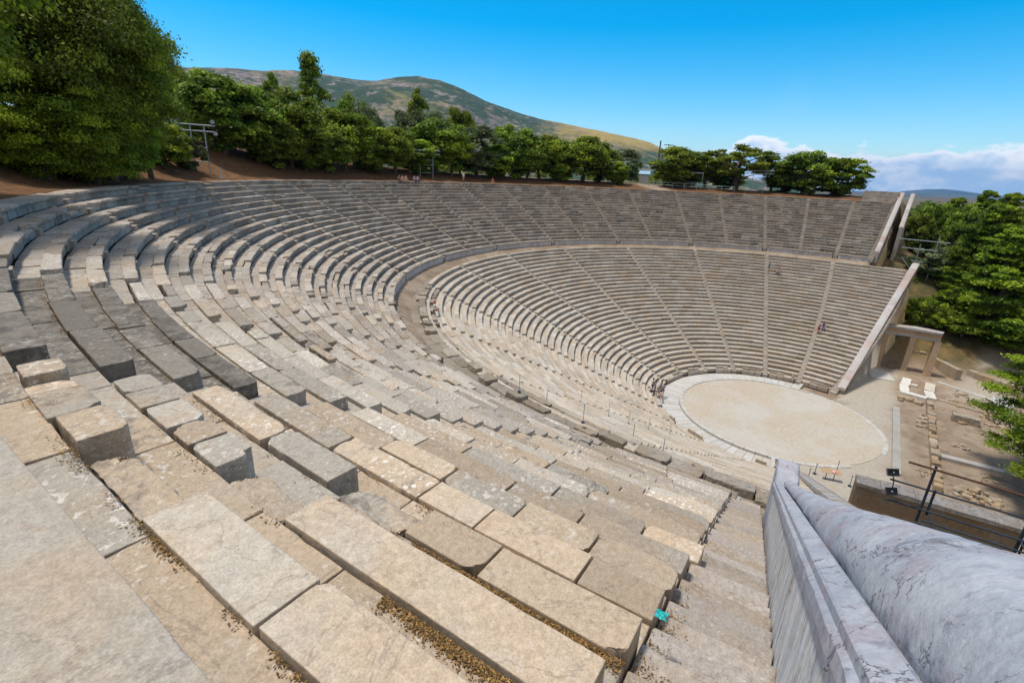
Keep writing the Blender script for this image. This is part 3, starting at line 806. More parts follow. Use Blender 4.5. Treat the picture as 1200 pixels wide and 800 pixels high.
def slope_wall(name, label, a, b, za, zb, thick, drop, mat_body, mat_cap, cap_h=0.28, over=0.06, cat='wall'):
    """sloping wall from plan point a to b with top heights za, zb; body of masonry courses, coping in stones"""
    a = Vector((a[0], a[1], 0)); b = Vector((b[0], b[1], 0)); d = (b-a); L = d.length; d.normalize(); n = Vector((-d.y, d.x, 0))
    t = thing(name, label, cat, (a.x, a.y, za-drop))
    bm = MB(); K = max(4, int(L/0.8))
    secs = []
    for i in range(K+1):
        p = a+d*(L*i/K); z = lerp(za, zb, i/K)-cap_h; zb_ = min(H(p.x, p.y), z-0.4)-0.6
        zb_ = max(zb_, z-drop) if drop > 0 else zb_
        j = 0.02*noise.noise(p*1.7)
        secs.append([p-n*thick/2+Vector((0, 0, zb_)), p-n*(thick/2+j)+Vector((0, 0, z)), p+n*(thick/2+j)+Vector((0, 0, z)), p+n*thick/2+Vector((0, 0, zb_))])
    loft(bm, secs, (1, 0.5, 0.45, 0), cap=True); bm.build('wall_body', mat_body, t)
    cm = MB(); s = 0
    while s < L-0.05:
        e = min(L, s+random.uniform(1.1, 1.9)); w = thick/2+over
        p, q = a+d*(s+0.012), a+d*(e-0.012); z0, z1 = lerp(za, zb, s/L), lerp(za, zb, e/L)
        up = Vector((0, 0, 1)); tt = rtint(0.08, 0.4, 0.35, 0.1)
        ang = [(-w, -cap_h), (-w, -cap_h*0.3), (-w*0.55, -0.02), (0, 0.02), (w*0.55, -0.02), (w, -cap_h*0.3), (w, -cap_h)]
        loft(cm, [[p+n*y+up*(z0+h) for y, h in ang], [q+n*y+up*(z1+h) for y, h in ang]], tt)
        s = e
    cm.build('coping', mat_cap, t); return t

def end_walls():
    l = lambda r: L_Z0+0.49*(r-L_R0)
    M['wallpink'] = stone_material('purple_grey_coping', (0.44, 0.42, 0.42), (0.40, 0.32, 0.30), (0.16, 0.14, 0.15), 0.3, 0.6)
    slope_wall('end_wall', 'sloping ochre masonry wall with pale coping closing the lower tier at far right', (-11.9, 6.4), (-36.6, 13.75), 0.75, l(38.8)+0.75, 0.75, 14, M['masonry'], M['wallpink'], 0.3)
    slope_wall('end_wall', 'tall pale wall with coping closing the upper tier at far right', (-40.7, 9.1), (-57.4, 12.1), 14.75, 23.8, 0.55, 20, M['riser'], M['wallpink'], 0.3)
    slope_wall('end_wall', 'outer parallel pale wall at far right, beyond the upper tier end wall', (-49.6, 12.35), (-58.2, 13.75), 18.3, 23.7, 0.5, 20, M['riser'], M['wallpink'], 0.25)
    slope_wall('end_wall', 'grey wall top of the lower tier seen beyond the foreground coping', (12.6, 2.6), (39.2, 2.1), 0.75, l(38.9)+0.55, 0.75, 14, M['rock'], M['riser'], 0.3)
    rb = MB()
    for j in range(4):
        js = splits(186.3, 191.6, 57.4, 0.8, 1.6)
        for p, q in zip(js[:-1], js[1:]):
            polar_box(rb, 57.3, 58.3, p+0.01, q-0.01, 22.15+0.42*(j+1), 21.6+0.42*j+(0.12 if j else 0), rtint(0.12, 0.3, 0.7), 0, 0.03, 0.01)
    tag(rb.build('rim_wall', M['seat_upper']), 'dark grey block wall standing above the rim at the far right corner', 'retaining wall')

def gateway():
    t = thing('stone_gateway', 'ochre stone double gateway of three pillars under a pale cornice at far right', 'gateway', (-27.3, 14.4, 0))
    P = [(-27.3, 11.35), (-27.6, 14.45), (-26.95, 17.05)]
    for x, y in P:
        mb = MB(); mb.box((x, y, -0.2), 1.0, 0.72, 0.45, 0.1, rtint(0.1, 0.7, 0.3)); mb.box((x, y, 0.25), 0.92, 0.66, 4.45, 0.1, rtint(0.1, 0.75, 0.25), jit=0.015)
        mb.box((x, y, 4.70), 0.98, 0.74, 0.26, 0.1, rtint(0.1, 0.7, 0.3)); mb.build('pillar', M['ochre'], t)
    for (x0, y0), (x1, y1) in zip(P[:-1], P[1:]):
        mb = MB(); L = hypot(x1-x0, y1-y0); ang = atan2(y1-y0, x1-x0)
        mb.box(((x0+x1)/2, (y0+y1)/2, 4.96), L+(0.5), 0.8, 0.36, ang, rtint(0.06, 0.3, 0.4)); mb.build('architrave', M['riser'], t)
        mb = MB(); mb.box(((x0+x1)/2, (y0+y1)/2, 5.32), L+0.5, 0.72, 0.5, ang, rtint(0.08, 0.75, 0.25)); mb.build('frieze', M['ochre'], t)
    mb = MB()
    for (x0, y0), (x1, y1) in zip(P[:-1], P[1:]):
        L = hypot(x1-x0, y1-y0); ang = atan2(y1-y0, x1-x0)
        for f in (-0.27, 0.27):
            mb.box((lerp(x0, x1, 0.5+f), lerp(y0, y1, 0.5+f), 5.82+0.003*f), L*0.53+0.3, 1.25, 0.16, ang, rtint(0.1, 0.4, 0.4), jit=0.02)
            mb.box((lerp(x0, x1, 0.5+f), lerp(y0, y1, 0.5+f), 5.98+0.003*f), L*0.55+0.35, 1.5, 0.26, ang, rtint(0.12, 0.3, 0.6), jit=0.04)
    mb.build('cornice', M['riser'], t)
    mb = MB(); mb.box((-23.0, 11.4, -0.03), 4.2, 2.6, 0.13, 0.10, rtint(0.05, 0.4, 0.1, 0.5))
    tag(mb.build('threshold_slab', M['pale']), 'wide pale paving slab before the left gateway opening', 'paving slab')

def rubble(mb, c, rx, ry, n, s0, s1, hmax=0.5, z=0.0):
    for _ in range(n):
        a = random.uniform(0, 2*pi); q = sqrt(random.random()); x, y = c[0]+rx*q*cos(a), c[1]+ry*q*sin(a)
        s = random.uniform(s0, s1)
        block(mb, (x, y, z+hmax*(1-q)*random.random()+s*0.5), (cos(a*3), sin(a*3), 0), (-sin(a*3), cos(a*3), 0), s*random.uniform(0.9, 1.7), s, s*0.9, rtint(0.2, 0.65, 0.25), rho=s*0.16, chip=0.08, amp=0.03, res=s*0.5, seed=random.random()*50)

def ruins():
    M['ochre'] = stone_material('ochre_stone', (0.50, 0.375, 0.26), (0.50, 0.33, 0.19), (0.14, 0.11, 0.09), 0.3, 0.6)
    def strip(name, lab, cat, a, b, w, h, mat, z=-0.02, seg=1.6, tint=None, grp=None):
        a = Vector((a[0], a[1], 0)); b = Vector((b[0], b[1], 0)); d = b-a; L = d.length; d.normalize(); ang = atan2(d.y, d.x)
        mb = MB(); s = 0
        while s < L-0.05:
            e = min(L, s+seg*random.uniform(0.8, 1.3)); p = a+d*((s+e)/2)
            mb.box((p.x, p.y, z), e-s-0.015, w*random.uniform(0.96, 1.03), h*random.uniform(0.95, 1.04), ang, tint or rtint(0.07, 0.45, 0.2, 0.5), jit=0.01); s = e
        return tag(mb.build(name, mat), lab, cat, grp)
    strip('stone_sill_course', 'long pale stone strip on the ground between orchestra and stage ruins', 'stone course', (-10.9, 11.95), (6.6, 10.1), 0.66, 0.22, M['pale'], tint=(0.72, 0.6, 0.3, 0.3))
    # foundation wall of rough stones
    mb = MB()
    for i in range(24):
        f = i/23; x, y = lerp(-14.4, 7.5, f), lerp(15.6, 12.9, f)
        s = random.uniform(0.5, 1.0)
        if 9 < i < 11: continue
        block(mb, (x-0.4, y-0.35, 0.5+random.uniform(-0.15, 0.1)), (1, -0.12, 0), (0.12, 1, 0), s, random.uniform(0.5, 0.8), 0.7, rtint(0.18, 0.6, 0.25), rho=0.08, chip=0.12, amp=0.04, res=0.2, seed=i*3.1)
    tag(mb.build('rubble_wall', M['rock'], smooth=True), 'low rough foundation wall of pale rubble stones crossing the stage ruins', 'ruined wall')
    strip('stone_beam', 'long flat grey stone beam lying beyond the foundation wall', 'stone beam', (0.4, 13.6), (0.5, 19.4), 0.75, 0.35, M['riser'], seg=9)
    mb = MB(); block(mb, (-10.6, 16.9, 0.85), (0.15, 1, 0), (-1, 0.15, 0), 2.3, 0.95, 0.95, rtint(0.1, 0.3, 0.7), rho=0.06, chip=0.1, amp=0.03, res=0.15, seed=3)
    tag(mb.build('stone_block', M['rock'], smooth=True), 'large dark squared block standing alone among the stage ruins', 'stone block')
    mb = MB(); rubble(mb, (-11.6, 18.2), 0.9, 0.8, 7, 0.3, 0.6); tag(mb.build('rubble_pile', M['rock'], smooth=True), 'small stone heap behind the large dark squared block', 'rubble')
    mb = MB(); rubble(mb, (6.8, 15.6), 1.3, 1.7, 46, 0.22, 0.42, 0.45); tag(mb.build('rubble_pile', M['rock'], smooth=True), 'loose heap of ochre stones near the lower right railing', 'rubble')
    mb = MB(); rubble(mb, (-3.2, 16.3), 0.9, 0.7, 9, 0.22, 0.4, 0.2); tag(mb.build('rubble_pile', M['rock'], smooth=True), 'few low stones on bare soil above the long grey beam', 'rubble')
    mb = MB(); rubble(mb, (-14.5, 13.6), 1.0, 0.8, 8, 0.4, 0.8, 0.2); tag(mb.build('rubble_pile', M['rock'], smooth=True), 'dark broken stones at the upper end of the pale strip', 'rubble')
    mb = MB(); rubble(mb, (-21.0, 19.6), 1.4, 0.7, 10, 0.25, 0.45, 0.15); tag(mb.build('rubble_pile', M['rock'], smooth=True), 'scattered small stones right of the white marble pieces', 'rubble')
    for c, rx, ry, n_, s0, s1, lab in (((-8.0, 14.3), 2.6, 0.5, 16, 0.2, 0.5, 'loose stone lying along the middle of the rubble foundation wall'), ((2.5, 16.6), 1.6, 1.0, 12, 0.15, 0.35, 'small loose stone on the soil just below the grey beam'),
        ((-12.8, 21.0), 2.0, 0.6, 14, 0.25, 0.6, 'fallen stone in the row right of the large dark squared block'), ((-17.0, 18.6), 1.6, 0.8, 12, 0.15, 0.4, 'small stone in the scatter on brown soil above the large dark block'), ((-6.5, 20.0), 1.5, 1.0, 10, 0.2, 0.45, 'loose stone near the pine branch tips in the stage ruins'), ((4.0, 12.2), 1.6, 0.3, 9, 0.2, 0.4, 'stone fallen beside the lower end of the foundation wall')):
        for _ in range(n_):
            q, an = sqrt(random.random()), random.uniform(0, 2*pi); x, y = c[0]+rx*q*cos(an), c[1]+ry*q*sin(an); z_ = random.uniform(s0, s1); an = random.uniform(0, 6.28)
            mb = MB(); block(mb, (x, y, z_*0.45), (cos(an), sin(an), 0), (-sin(an), cos(an), 0), z_*random.uniform(0.9, 1.6), z_, z_*0.6, rtint(0.25, 0.5, 0.35), rho=z_*0.16, chip=0.08, amp=0.03, res=z_*0.5, seed=random.random()*50)
            tag(mb.build('loose_stone', M['rock'], smooth=True), lab, 'stone', 'loose stones in the stage ruins')
    # white marble door pieces laid out before the gateway
    F = [((-22.9, 13.9), (-20.0, 13.3), 1.0, 0.34, 'long white marble piece at left of the white group before the gateway'),
         ((-19.8, 13.2), (-16.6, 12.9), 0.95, 0.35, 'white marble bar with rough end, lower left of the white group before the gateway'),
         ((-16.4, 13.0), (-15.7, 15.4), 0.85, 0.35, 'white marble bar lying crosswise, nearest of the white group before the gateway'),
         ((-22.6, 16.3), (-19.4, 15.7), 1.05, 0.34, 'tall white marble piece at right of the white group before the gateway'),
         ((-19.0, 15.6), (-16.3, 15.5), 1.0, 0.35, 'white marble bar at lower right of the white group before the gateway'),
         ((-20.4, 14.0), (-20.3, 15.2), 0.6, 0.3, 'short white marble piece in the middle of the white group before the gateway')]
    M['newmarble'] = stone_material('white_new_marble', (0.64, 0.64, 0.62), (0.55, 0.51, 0.44), (0.34, 0.32, 0.29), 0.2, 0.4)
    for a, b, w, h, lab in F:
        mb = MB(); d = Vector((b[0]-a[0], b[1]-a[1], 0)); L = d.length; d.normalize()
        block(mb, (a[0], a[1], h), d, (-d.y, d.x, 0), L, w, h+0.05, rtint(0.06, 0.4, 0.2, 0.4), rho=0.05, chip=0.1, amp=0.03, res=0.2, seed=random.random()*30)
        tag(mb.build('marble_piece', M['newmarble'], smooth=True), lab, 'marble block', 'white marble door pieces')
    # low walls
    def wall(a, b, w, h, lab, mat):
        strip('low_wall', lab, 'low wall', a, b, w, h, mat, z=-0.2, seg=1.3, tint=None)
    wall((-32.5, 18.1), (-27.2, 20.4), 0.7, 1.7, 'low brown stone wall just right of the gateway', M['rock'])
    wall((-40.5, 19.8), (-39.6, 28.5), 0.8, 1.5, 'long grey rubble wall along the far side of the path behind the gateway', M['riser'])
    wall((-30.6, 22.2), (-26.4, 26.2), 0.8, 1.1, 'short low stone wall at far right beside the path, near the pine branch', M['rock'])
    wall((-17.6, 15.8), (-14.2, 24.2), 0.5, 0.35, 'low earth-brown kerb wall right of the white marble pieces', M['rock'])
    wall((-24.6, 17.9), (-20.2, 24.6), 0.55, 0.3, 'thin pale footing line behind the right side ruins', M['pale'])
    wall((-33.6, 10.6), (-33.2, 17.6), 0.8, 1.9, 'rough stone wall seen through the openings of the gateway', M['masonry'])
    mb = MB(); rubble(mb, (-42.5, 24.5), 2.2, 3.0, 16, 0.9, 1.7, 0.9, 1.2); tag(mb.build('boulder_group', M['riser'], smooth=True), 'grey boulders on the bank below the pines at far right', 'rocks')
    # plastic sheeting
    for (c, rx, ry, lab) in (((-20.4, 23.4), 2.3, 0.8, 'crumpled white plastic sheet on the ground near the far right path'),):
        mb = MB(); nu, nv = 22, 10; V = []; Fc = []
        for i in range(nu+1):
            for j in range(nv+1):
                u, v = i/nu*2-1, j/nv*2-1
                z = 0.06+0.35*max(0, noise.noise(Vector((u*4, v*3, 2))))+0.25*abs(noise.noise(Vector((u*9, v*7, 5))))
                V.append((c[0]+rx*u+0.2*noise.noise(Vector((u*3, v*3, 8))), c[1]+ry*v-0.35*u+0.25*noise.noise(Vector((u*4, v, 1))), z*(1-0.6*max(abs(u), abs(v))**4)+0.02))
        for i in range(nu):
            for j in range(nv): Fc.append((i*(nv+1)+j, (i+1)*(nv+1)+j, (i+1)*(nv+1)+j+1, i*(nv+1)+j+1))
        mb.grid(V, Fc); tag(mb.build('plastic_sheet', M['white'], smooth=True), lab, 'plastic sheet')
    # retaining wall with slab cap beyond the foreground coping
    t = thing('retaining_wall', 'brown masonry wall with flat grey cap slabs below the floodlights', 'retaining wall', (17.2, 9.8, 0))
    mb = MB(); mb.box((17.0, 10.3, -0.4), 0.85, 9.2, 3.95, 0.02, (0.62, 0.7, 0.7, 0), jit=0.03); mb.build('wall_body', M['rock'], t)
    mb = MB(); y = 5.7
    while y < 14.6:
        e = min(14.9, y+random.uniform(1.4, 2.2)); mb.box((17.05, (y+e)/2, 3.56), 1.35, e-y-0.02, 0.3+random.uniform(-0.03, 0.03), random.uniform(-0.01, 0.01), (random.uniform(0.5, 0.72), 0.45, 0.9, 0), jit=0.02); y = e
    mb.build('cap_slab_course', M['riser'], t)
    # information panel and barrier posts
    t = thing('information_panel', 'small tilted sign board with a pink and white picture near the orchestra edge', 'sign', (11.0, 4.75, 0))
    mb = MB(); mb.tube((11.2, 4.6, 0), (11.2, 4.6, 0.75), 0.03); mb.tube((11.0, 5.2, 0), (11.0, 5.2, 0.75), 0.03); mb.build('leg', M['dark_steel'], t)
    mb = MB(); mb.grid([(11.45, 4.2, 0.72), (11.15, 5.7, 0.72), (10.75, 5.6, 0.98), (11.05, 4.1, 0.98), (11.46, 4.2, 0.69), (11.16, 5.7, 0.69), (10.76, 5.6, 0.95), (11.06, 4.1, 0.95)], [(0, 1, 2, 3), (0, 4, 5, 1), (1, 5, 6, 2), (2, 6, 7, 3), (3, 7, 4, 0), (7, 6, 5, 4)]); mb.build('board', M['tan'], t)
    mb = MB(); mb.grid([(11.23, 4.95, 0.845), (11.13, 5.35, 0.845), (10.98, 5.3, 0.937), (11.08, 4.9, 0.937)], [(0, 1, 2, 3)]); mb.build('picture', M['pinkpic'], t)
    for (x, y, lab) in ((10.8, 3.8, 'thin barrier post left of the small sign board'), (9.2, 5.5, 'thin barrier post behind the small sign board'), (12.1, 3.3, 'short barrier post nearest the foreground coping end'), (11.2, 6.4, 'thin barrier post right of the small sign board')):
        t = thing('barrier_post', lab, 'post', (x, y, 0), 'barrier posts by the sign')
        mb = MB(); mb.tube((x, y, 0), (x, y, 0.06), 0.16, 0.15, 12); mb.build('base', M['dark_steel'], t)
        mb = MB(); mb.tube((x, y, 0.06), (x, y, 1.0), 0.025); mb.tube((x, y, 1.0), (x, y, 1.05), 0.045); mb.build('shaft', M['dark_steel'], t)

M['tan'] = plain('board_tan', (0.42, 0.30, 0.19)); 
def pic_material():
    m, nt, b = new_mat('sign_picture'); g = N(nt)
    n = g.noise(g.pos(), 5.0, 2)
    g.link(g.mix(g.ramp(n, 0.42, 0.55), (0.72, 0.66, 0.66), (0.62, 0.16, 0.26)), b.inputs['Base Color']); return m
M['pinkpic'] = pic_material()

# ------------------------------------------------------------------ metal rigs, posts
def ground_hit(px, py, t0=5.0, t1=400.0):
    d = ray(px, py); t = t0
    while t < t1:
        p = CAM+t*d
        if p[2] < H(p[0], p[1]): return Vector((p[0], p[1], H(p[0], p[1])))
        t += 0.15
    return Vector(CAM+60*d)

def rig(label, base, height, width, post_gap, rungs, lights, side_dir=None, bars=2, mat='steel', lean=0.0):
    b = Vector(base); v = Vector((CAM[0]-b.x, CAM[1]-b.y, 0)).normalized(); s = Vector((v.y, -v.x, 0)) if side_dir is None else Vector(side_dir).normalized()
    s = -s if s.dot(Vector(RGT)) < 0 else s
    t = thing('lighting_rig', label, 'lighting rig', b, 'floodlight rigs around the rim')
    up = Vector((0, 0, 1)); r = 0.055
    for q in (-post_gap/2, post_gap/2):
        mb = MB(); mb.tube(b+s*q-up*0.6, b+s*q+up*height, r); mb.build('post', M[mat], t)
    for z in rungs:
        mb = MB(); mb.tube(b-s*post_gap/2+up*z, b+s*post_gap/2+up*z, r*0.8); mb.build('rung', M[mat], t)
    for i in range(bars):
        z = height-0.05-0.55*i
        mb = MB(); mb.tube(b-s*width/2+up*z+v*0.08, b+s*width/2+up*z+v*0.08, r*1.1); mb.build('crossbar', M[mat], t)
    for (q, z) in lights:
        c = b+s*q+up*(height+z)+v*0.18
        mb = MB(); mb.tube(c-v*0.16, c+v*0.12, 0.12, 0.22, 10); o = mb.build('floodlight', M['black'], t)
        mb = MB(); mb.tube(c+v*0.121, c+v*0.135, 0.20, 0.20, 10); mb.build('lens', M['glass'], o)
    return t

def rigs():
    rig('light grey ladder-like lighting rig on the earth bank at left, with four round lamps', ground_hit(238.5, 201), 4.3, 3.1, 1.15, (0.9, 1.7, 2.2), ((-1.5, 0.35), (1.35, 0.3), (-1.4, -0.65), (1.5, -0.75)))
    rig('lighting rig standing before dark trees behind the group of seated visitors', ground_hit(500, 209), 4.6, 4.6, 2.2, (0.9, 2.2, 3.0), ((-2.0, 0.1), (2.0, 0.1), (0, 0.1)))
    rig('lighting rig half hidden in bushes left of the sandy gap in the trees', ground_hit(712, 214), 4.4, 3.6, 2.2, (0.8, 2.2), ((-1.5, 0.1), (1.5, 0.1)))
    rig('pale rectangular pipe frame at the rim, right of the sandy gap in the trees', ground_hit(811, 221), 3.4, 3.8, 3.6, (1.3, 3.2), (), bars=1, mat='white_pipe')
    rig('lighting rig before the airy tree on the far rim, right of the pipe frame', ground_hit(886, 226), 4.4, 5.4, 2.3, (0.9, 2.1, 2.9), ((-2.3, 0.1), (2.3, 0.1)))
    # rig beyond the lower tier at far right
    b = Vector((-48.0, 15.4, H(-48.0, 15.4)))
    t = thing('lighting_rig', 'green-grey lighting rig on the slope right of the end walls', 'lighting rig', b, 'floodlight rigs around the rim')
    d = Vector((0.3, 1, 0)).normalized(); up = Vector((0, 0, 1))
    for q, h in ((0.0, 5.0), (2.1, 6.6)):
        mb = MB(); mb.tube(b+d*q-up, b+d*q+up*h, 0.07); mb.build('post', M['steel'], t)
    for z, a0, a1 in ((5.6, -3.2, 3.6), (4.2, -2.4, 2.4), (2.2, -0.6, 2.4)):
        mb = MB(); mb.tube(b+d*a0+up*z, b+d*a1+up*z, 0.06); mb.build('crossbar', M['steel'], t)
    mb = MB(); mb.tube(b-d*2.0+up*2.6, b+up*0.3, 0.06); mb.build('brace', M['steel'], t)
    # foreground rig outside the coping wall
    zt = at_t(1043, 561, 14)[2]; lt = Vector(at_t(1043, 561, 14)); rt_ = Vector(at_z(1215, 611, zt))
    A = Vector(at_t(1087, 538, 13.2)); t = thing('railing_rig', 'dark blue pipe railing rig with two floodlights beyond the foreground coping', 'lighting rig', (A.x, A.y, A.z-4))
    f = lt+(rt_-lt)*0.28; A = Vector((f.x, f.y, A.z))
    def post(p, z0, z1, r=0.035): mb = MB(); mb.tube((p.x, p.y, z0), (p.x, p.y, z1), r); mb.build('post', M['dark_steel'], t)
    hx = H(A.x, A.y)
    post(A, hx-0.5, zt+0.75); A2 = lt+(rt_-lt)*0.33; post(A2, zt-0.75, zt+0.05)
    B = lt+(rt_-lt)*0.955; post(B, H(B.x, B.y)-0.5, zt+0.9, 0.04); B2 = lt+(rt_-lt)*0.985; post(B2, H(B2.x, B2.y)-0.5, zt+0.5, 0.03)
    def rail(p, q, r=0.028, mat='dark_steel'): mb = MB(); mb.tube(p, q, r); mb.build('rail', M[mat], t)
    up = Vector((0, 0, 1)); rail(lt, rt_)
    back = (Vector((FWD[0], FWD[1], 0))).normalized()*0.5
    rail(lt-up*0.62-back*0.1, rt_-up*0.62-back*0.1); rail(lt+(rt_-lt)*0.25-up*0.85-back*0.5, rt_-up*0.85-back*0.5); rail(lt+(rt_-lt)*0.25-up*1.05-back*0.2, rt_-up*1.05-back*0.2, 0.035)
    for q in (0.33, 0.95): rail(lt+(rt_-lt)*q-up*0.62, lt+(rt_-lt)*q-up*0.85-back*0.6, 0.025)
    rail(Vector(at_t(1065, 541, 13.2)), Vector(at_z(1225, 588, at_t(1065, 541, 13.2)[2])), 0.032, 'rust')
    for (px, py) in ((1046, 553), (1044, 575)):
        c = Vector(at_t(px, py, 13.9)); s = Vector(RGT); s.z = 0; s.normalize(); v = Vector((-1, -0.1, -0.5)).normalized()
        mb = MB(); w = 0.16; hgt = 0.105; u2 = s.cross(v).normalized()
        pts = [c+s*a*w+u2*b*hgt-v*0.09 for a, b in ((-1, -1), (1, -1), (1, 1), (-1, 1))]+[c+s*a*w*0.92+u2*b*hgt*0.92+v*0.09 for a, b in ((-1, -1), (1, -1), (1, 1), (-1, 1))]
        mb.grid(pts, [(0, 1, 2, 3), (7, 6, 5, 4), (0, 4, 5, 1), (1, 5, 6, 2), (2, 6, 7, 3), (3, 7, 4, 0)])
        for k in range(5): a = c+s*(-0.12+0.06*k)-v*0.09; mb.box((a.x, a.y, a.z-0.1), 0.012, 0.012, 0.2)
        o = mb.build('floodlight', M['black'], t)
        mb = MB(); mb.tube(c-v*0.09, c-v*0.11, 0.025, 0.02, 8); mb.build('knob', M['glass'], o)
        mb = MB(); mb.tube(c-u2*0.1, lt+(rt_-lt)*(0.03), 0.015); mb.build('bracket', M['dark_steel'], o)
    # cable
    p0 = Vector(at_t(1044, 580, 13.8)); p1 = A+Vector((0, 0, zt-0.55-A.z)); pts = [p0.lerp(p1, i/10)-up*0.12*sin(pi*i/10) for i in range(11)]
    mb = MB()
    for a, b_ in zip(pts[:-1], pts[1:]): mb.tube(a, b_, 0.011, n=5)
    mb.build('cable', M['black'], t)

def lone_posts():
    l = lambda r: L_Z0+0.49*(r-L_R0)
    spots = [(606, 459), (681, 467), (715, 488), (737, 496), (760, 503), (785, 509), (681, 495), (741, 512), (777, 531), (638, 470)]
    names = ['leftmost thin rope post on the sunlit lower benches', 'rope post second from left along the upper line on the lower benches', 'rope post below the middle of the lower benches', 'rope post just left of the last two in the line near the orchestra',
             'second last rope post in the line running to the orchestra', 'last rope post nearest the orchestra channel', 'isolated rope post near the broken walkway wall end', 'rope post at the broken end of the terrace slabs', 'rope post nearest the foreground benches, close to the wall', 'rope post between the leftmost one and its neighbour']
    for (px, py), nm in zip(spots, names):
        d = ray(px, py); t = 12.0; n = 0
        while t < 90:
            p = CAM+t*d; r = hypot(p[0], p[1])
            zz = l(r)-0.06 if r < 38.2 else (Z_WALK if r < 40.4 else Z_D+A_U*(r-R_D))
            if p[2] < zz: break
            t += 0.05
        r = hypot(p[0], p[1]); 
        if r < 38.2:
            n = int((r-L_R0)/L_DR); z = L_Z0+n*L_DZ-0.05; ph = atan2(-p[1], p[0]); rr = L_R0+n*L_DR+0.55; p = (rr*cos(ph), -rr*sin(ph), z)
            if (r-L_R0)/L_DR-n < 0.49: rr = L_R0+n*L_DR+0.2; p = (rr*cos(ph), -rr*sin(ph), z+0.05)
        else: p = (p[0], p[1], zz)
        t_ = thing('rope_post', nm, 'post', p, 'thin rope posts on the lower benches')
        mb = MB(); mb.tube(p, (p[0], p[1], p[2]+0.04), 0.10, 0.09, 10); mb.build('base', M['dark_steel'], t_)
        mb = MB(); mb.tube((p[0], p[1], p[2]+0.04), (p[0], p[1], p[2]+1.0), 0.016, n=6); mb.build('shaft', M['steel'], t_)
    # white marker post on the bank
    b = ground_hit(259.5, 209); mb = MB(); mb.tube(b-Vector((0, 0, .3)), b+Vector((0, 0, 1.0)), 0.06); mb.box((b.x, b.y, b.z-0.02), 0.4, 0.4, 0.1)
    tag(mb.build('marker_post', M['white']), 'short white marker post on the earth bank right of the left lighting rig', 'post')
    # low fence along the far rim
    A = ground_hit(760, 219); B = ground_hit(860, 226)
    t = thing('rail_fence', 'low pipe fence along the far rim near the sandy gap', 'fence', A)
    for i in range(8):
        p = A.lerp(B, i/7); p.z = H(p.x, p.y); mb = MB(); mb.tube(p-Vector((0, 0, .2)), p+Vector((0, 0, 1.2)), 0.05); mb.build('post', M['steel'], t)
    for z in (0.6, 1.15):
        mb = MB(); mb.tube(Vector((A.x, A.y, H(A.x, A.y)+z)), Vector((B.x, B.y, H(B.x, B.y)+z)), 0.04); mb.build('rail', M['steel'], t)
    # wooden poles
    for (px, pyt, pyb, tt, lab) in ((774.5, 165, 200, 150, 'dark wooden utility pole above the sandy gap in the far trees'), (784, 169, 200, 170, 'utility pole with a crossarm just right of the darker pole')):
        top = Vector(at_t(px, pyt, tt)); z0 = H(top.x, top.y); t = thing('utility_pole', lab, 'utility pole', (top.x, top.y, z0))
        mb = MB(); mb.tube((top.x, top.y, z0-0.5), top, 0.26 if px < 780 else 0.17, 0.2 if px < 780 else 0.13); mb.build('pole', M['wood'], t)
        if px > 780:
            s = Vector((RGT[0], RGT[1], 0)).normalized(); mb = MB(); mb.tube(top-s*1.6-Vector((0, 0, .3)), top+s*1.6-Vector((0, 0, .3)), 0.12); mb.build('crossarm', M['wood'], t)
    # shed behind the gap
    c = Vector(at_t(755, 206, 140)); z0 = H(c.x, c.y); t = thing('garden_shed', 'small pale hut with a bluish roof seen through the sandy gap', 'hut', (c.x, c.y, z0))
    v = Vector((CAM[0]-c.x, CAM[1]-c.y, 0)).normalized(); ang = atan2(v.y, v.x)
    zt = at_t(755, 201, 140)[2]
    mb = MB(); mb.box((c.x, c.y, z0-0.3), 2.2, 2.6, zt-z0-0.6, ang); mb.build('wall', M['pale'], t)
    mb = MB(); hw = Vector((-v.y, v.x, 0)); e = [Vector((c.x, c.y, 0))+hw*a*1.6+v*b*1.4 for a, b in ((-1, -1), (1, -1), (1, 1), (-1, 1))]
    mb.hexa([Vector((p.x, p.y, zt-0.9+(0 if i > 1 else 0.9))) for i, p in enumerate(e)], [Vector((p.x, p.y, zt-0.7+(0 if i > 1 else 0.9))) for i, p in enumerate(e)], bottom=True); mb.build('roof', M['roof'], t)

M['white_pipe'] = plain('pale_pipe', (0.45, 0.50, 0.52), 0.5)

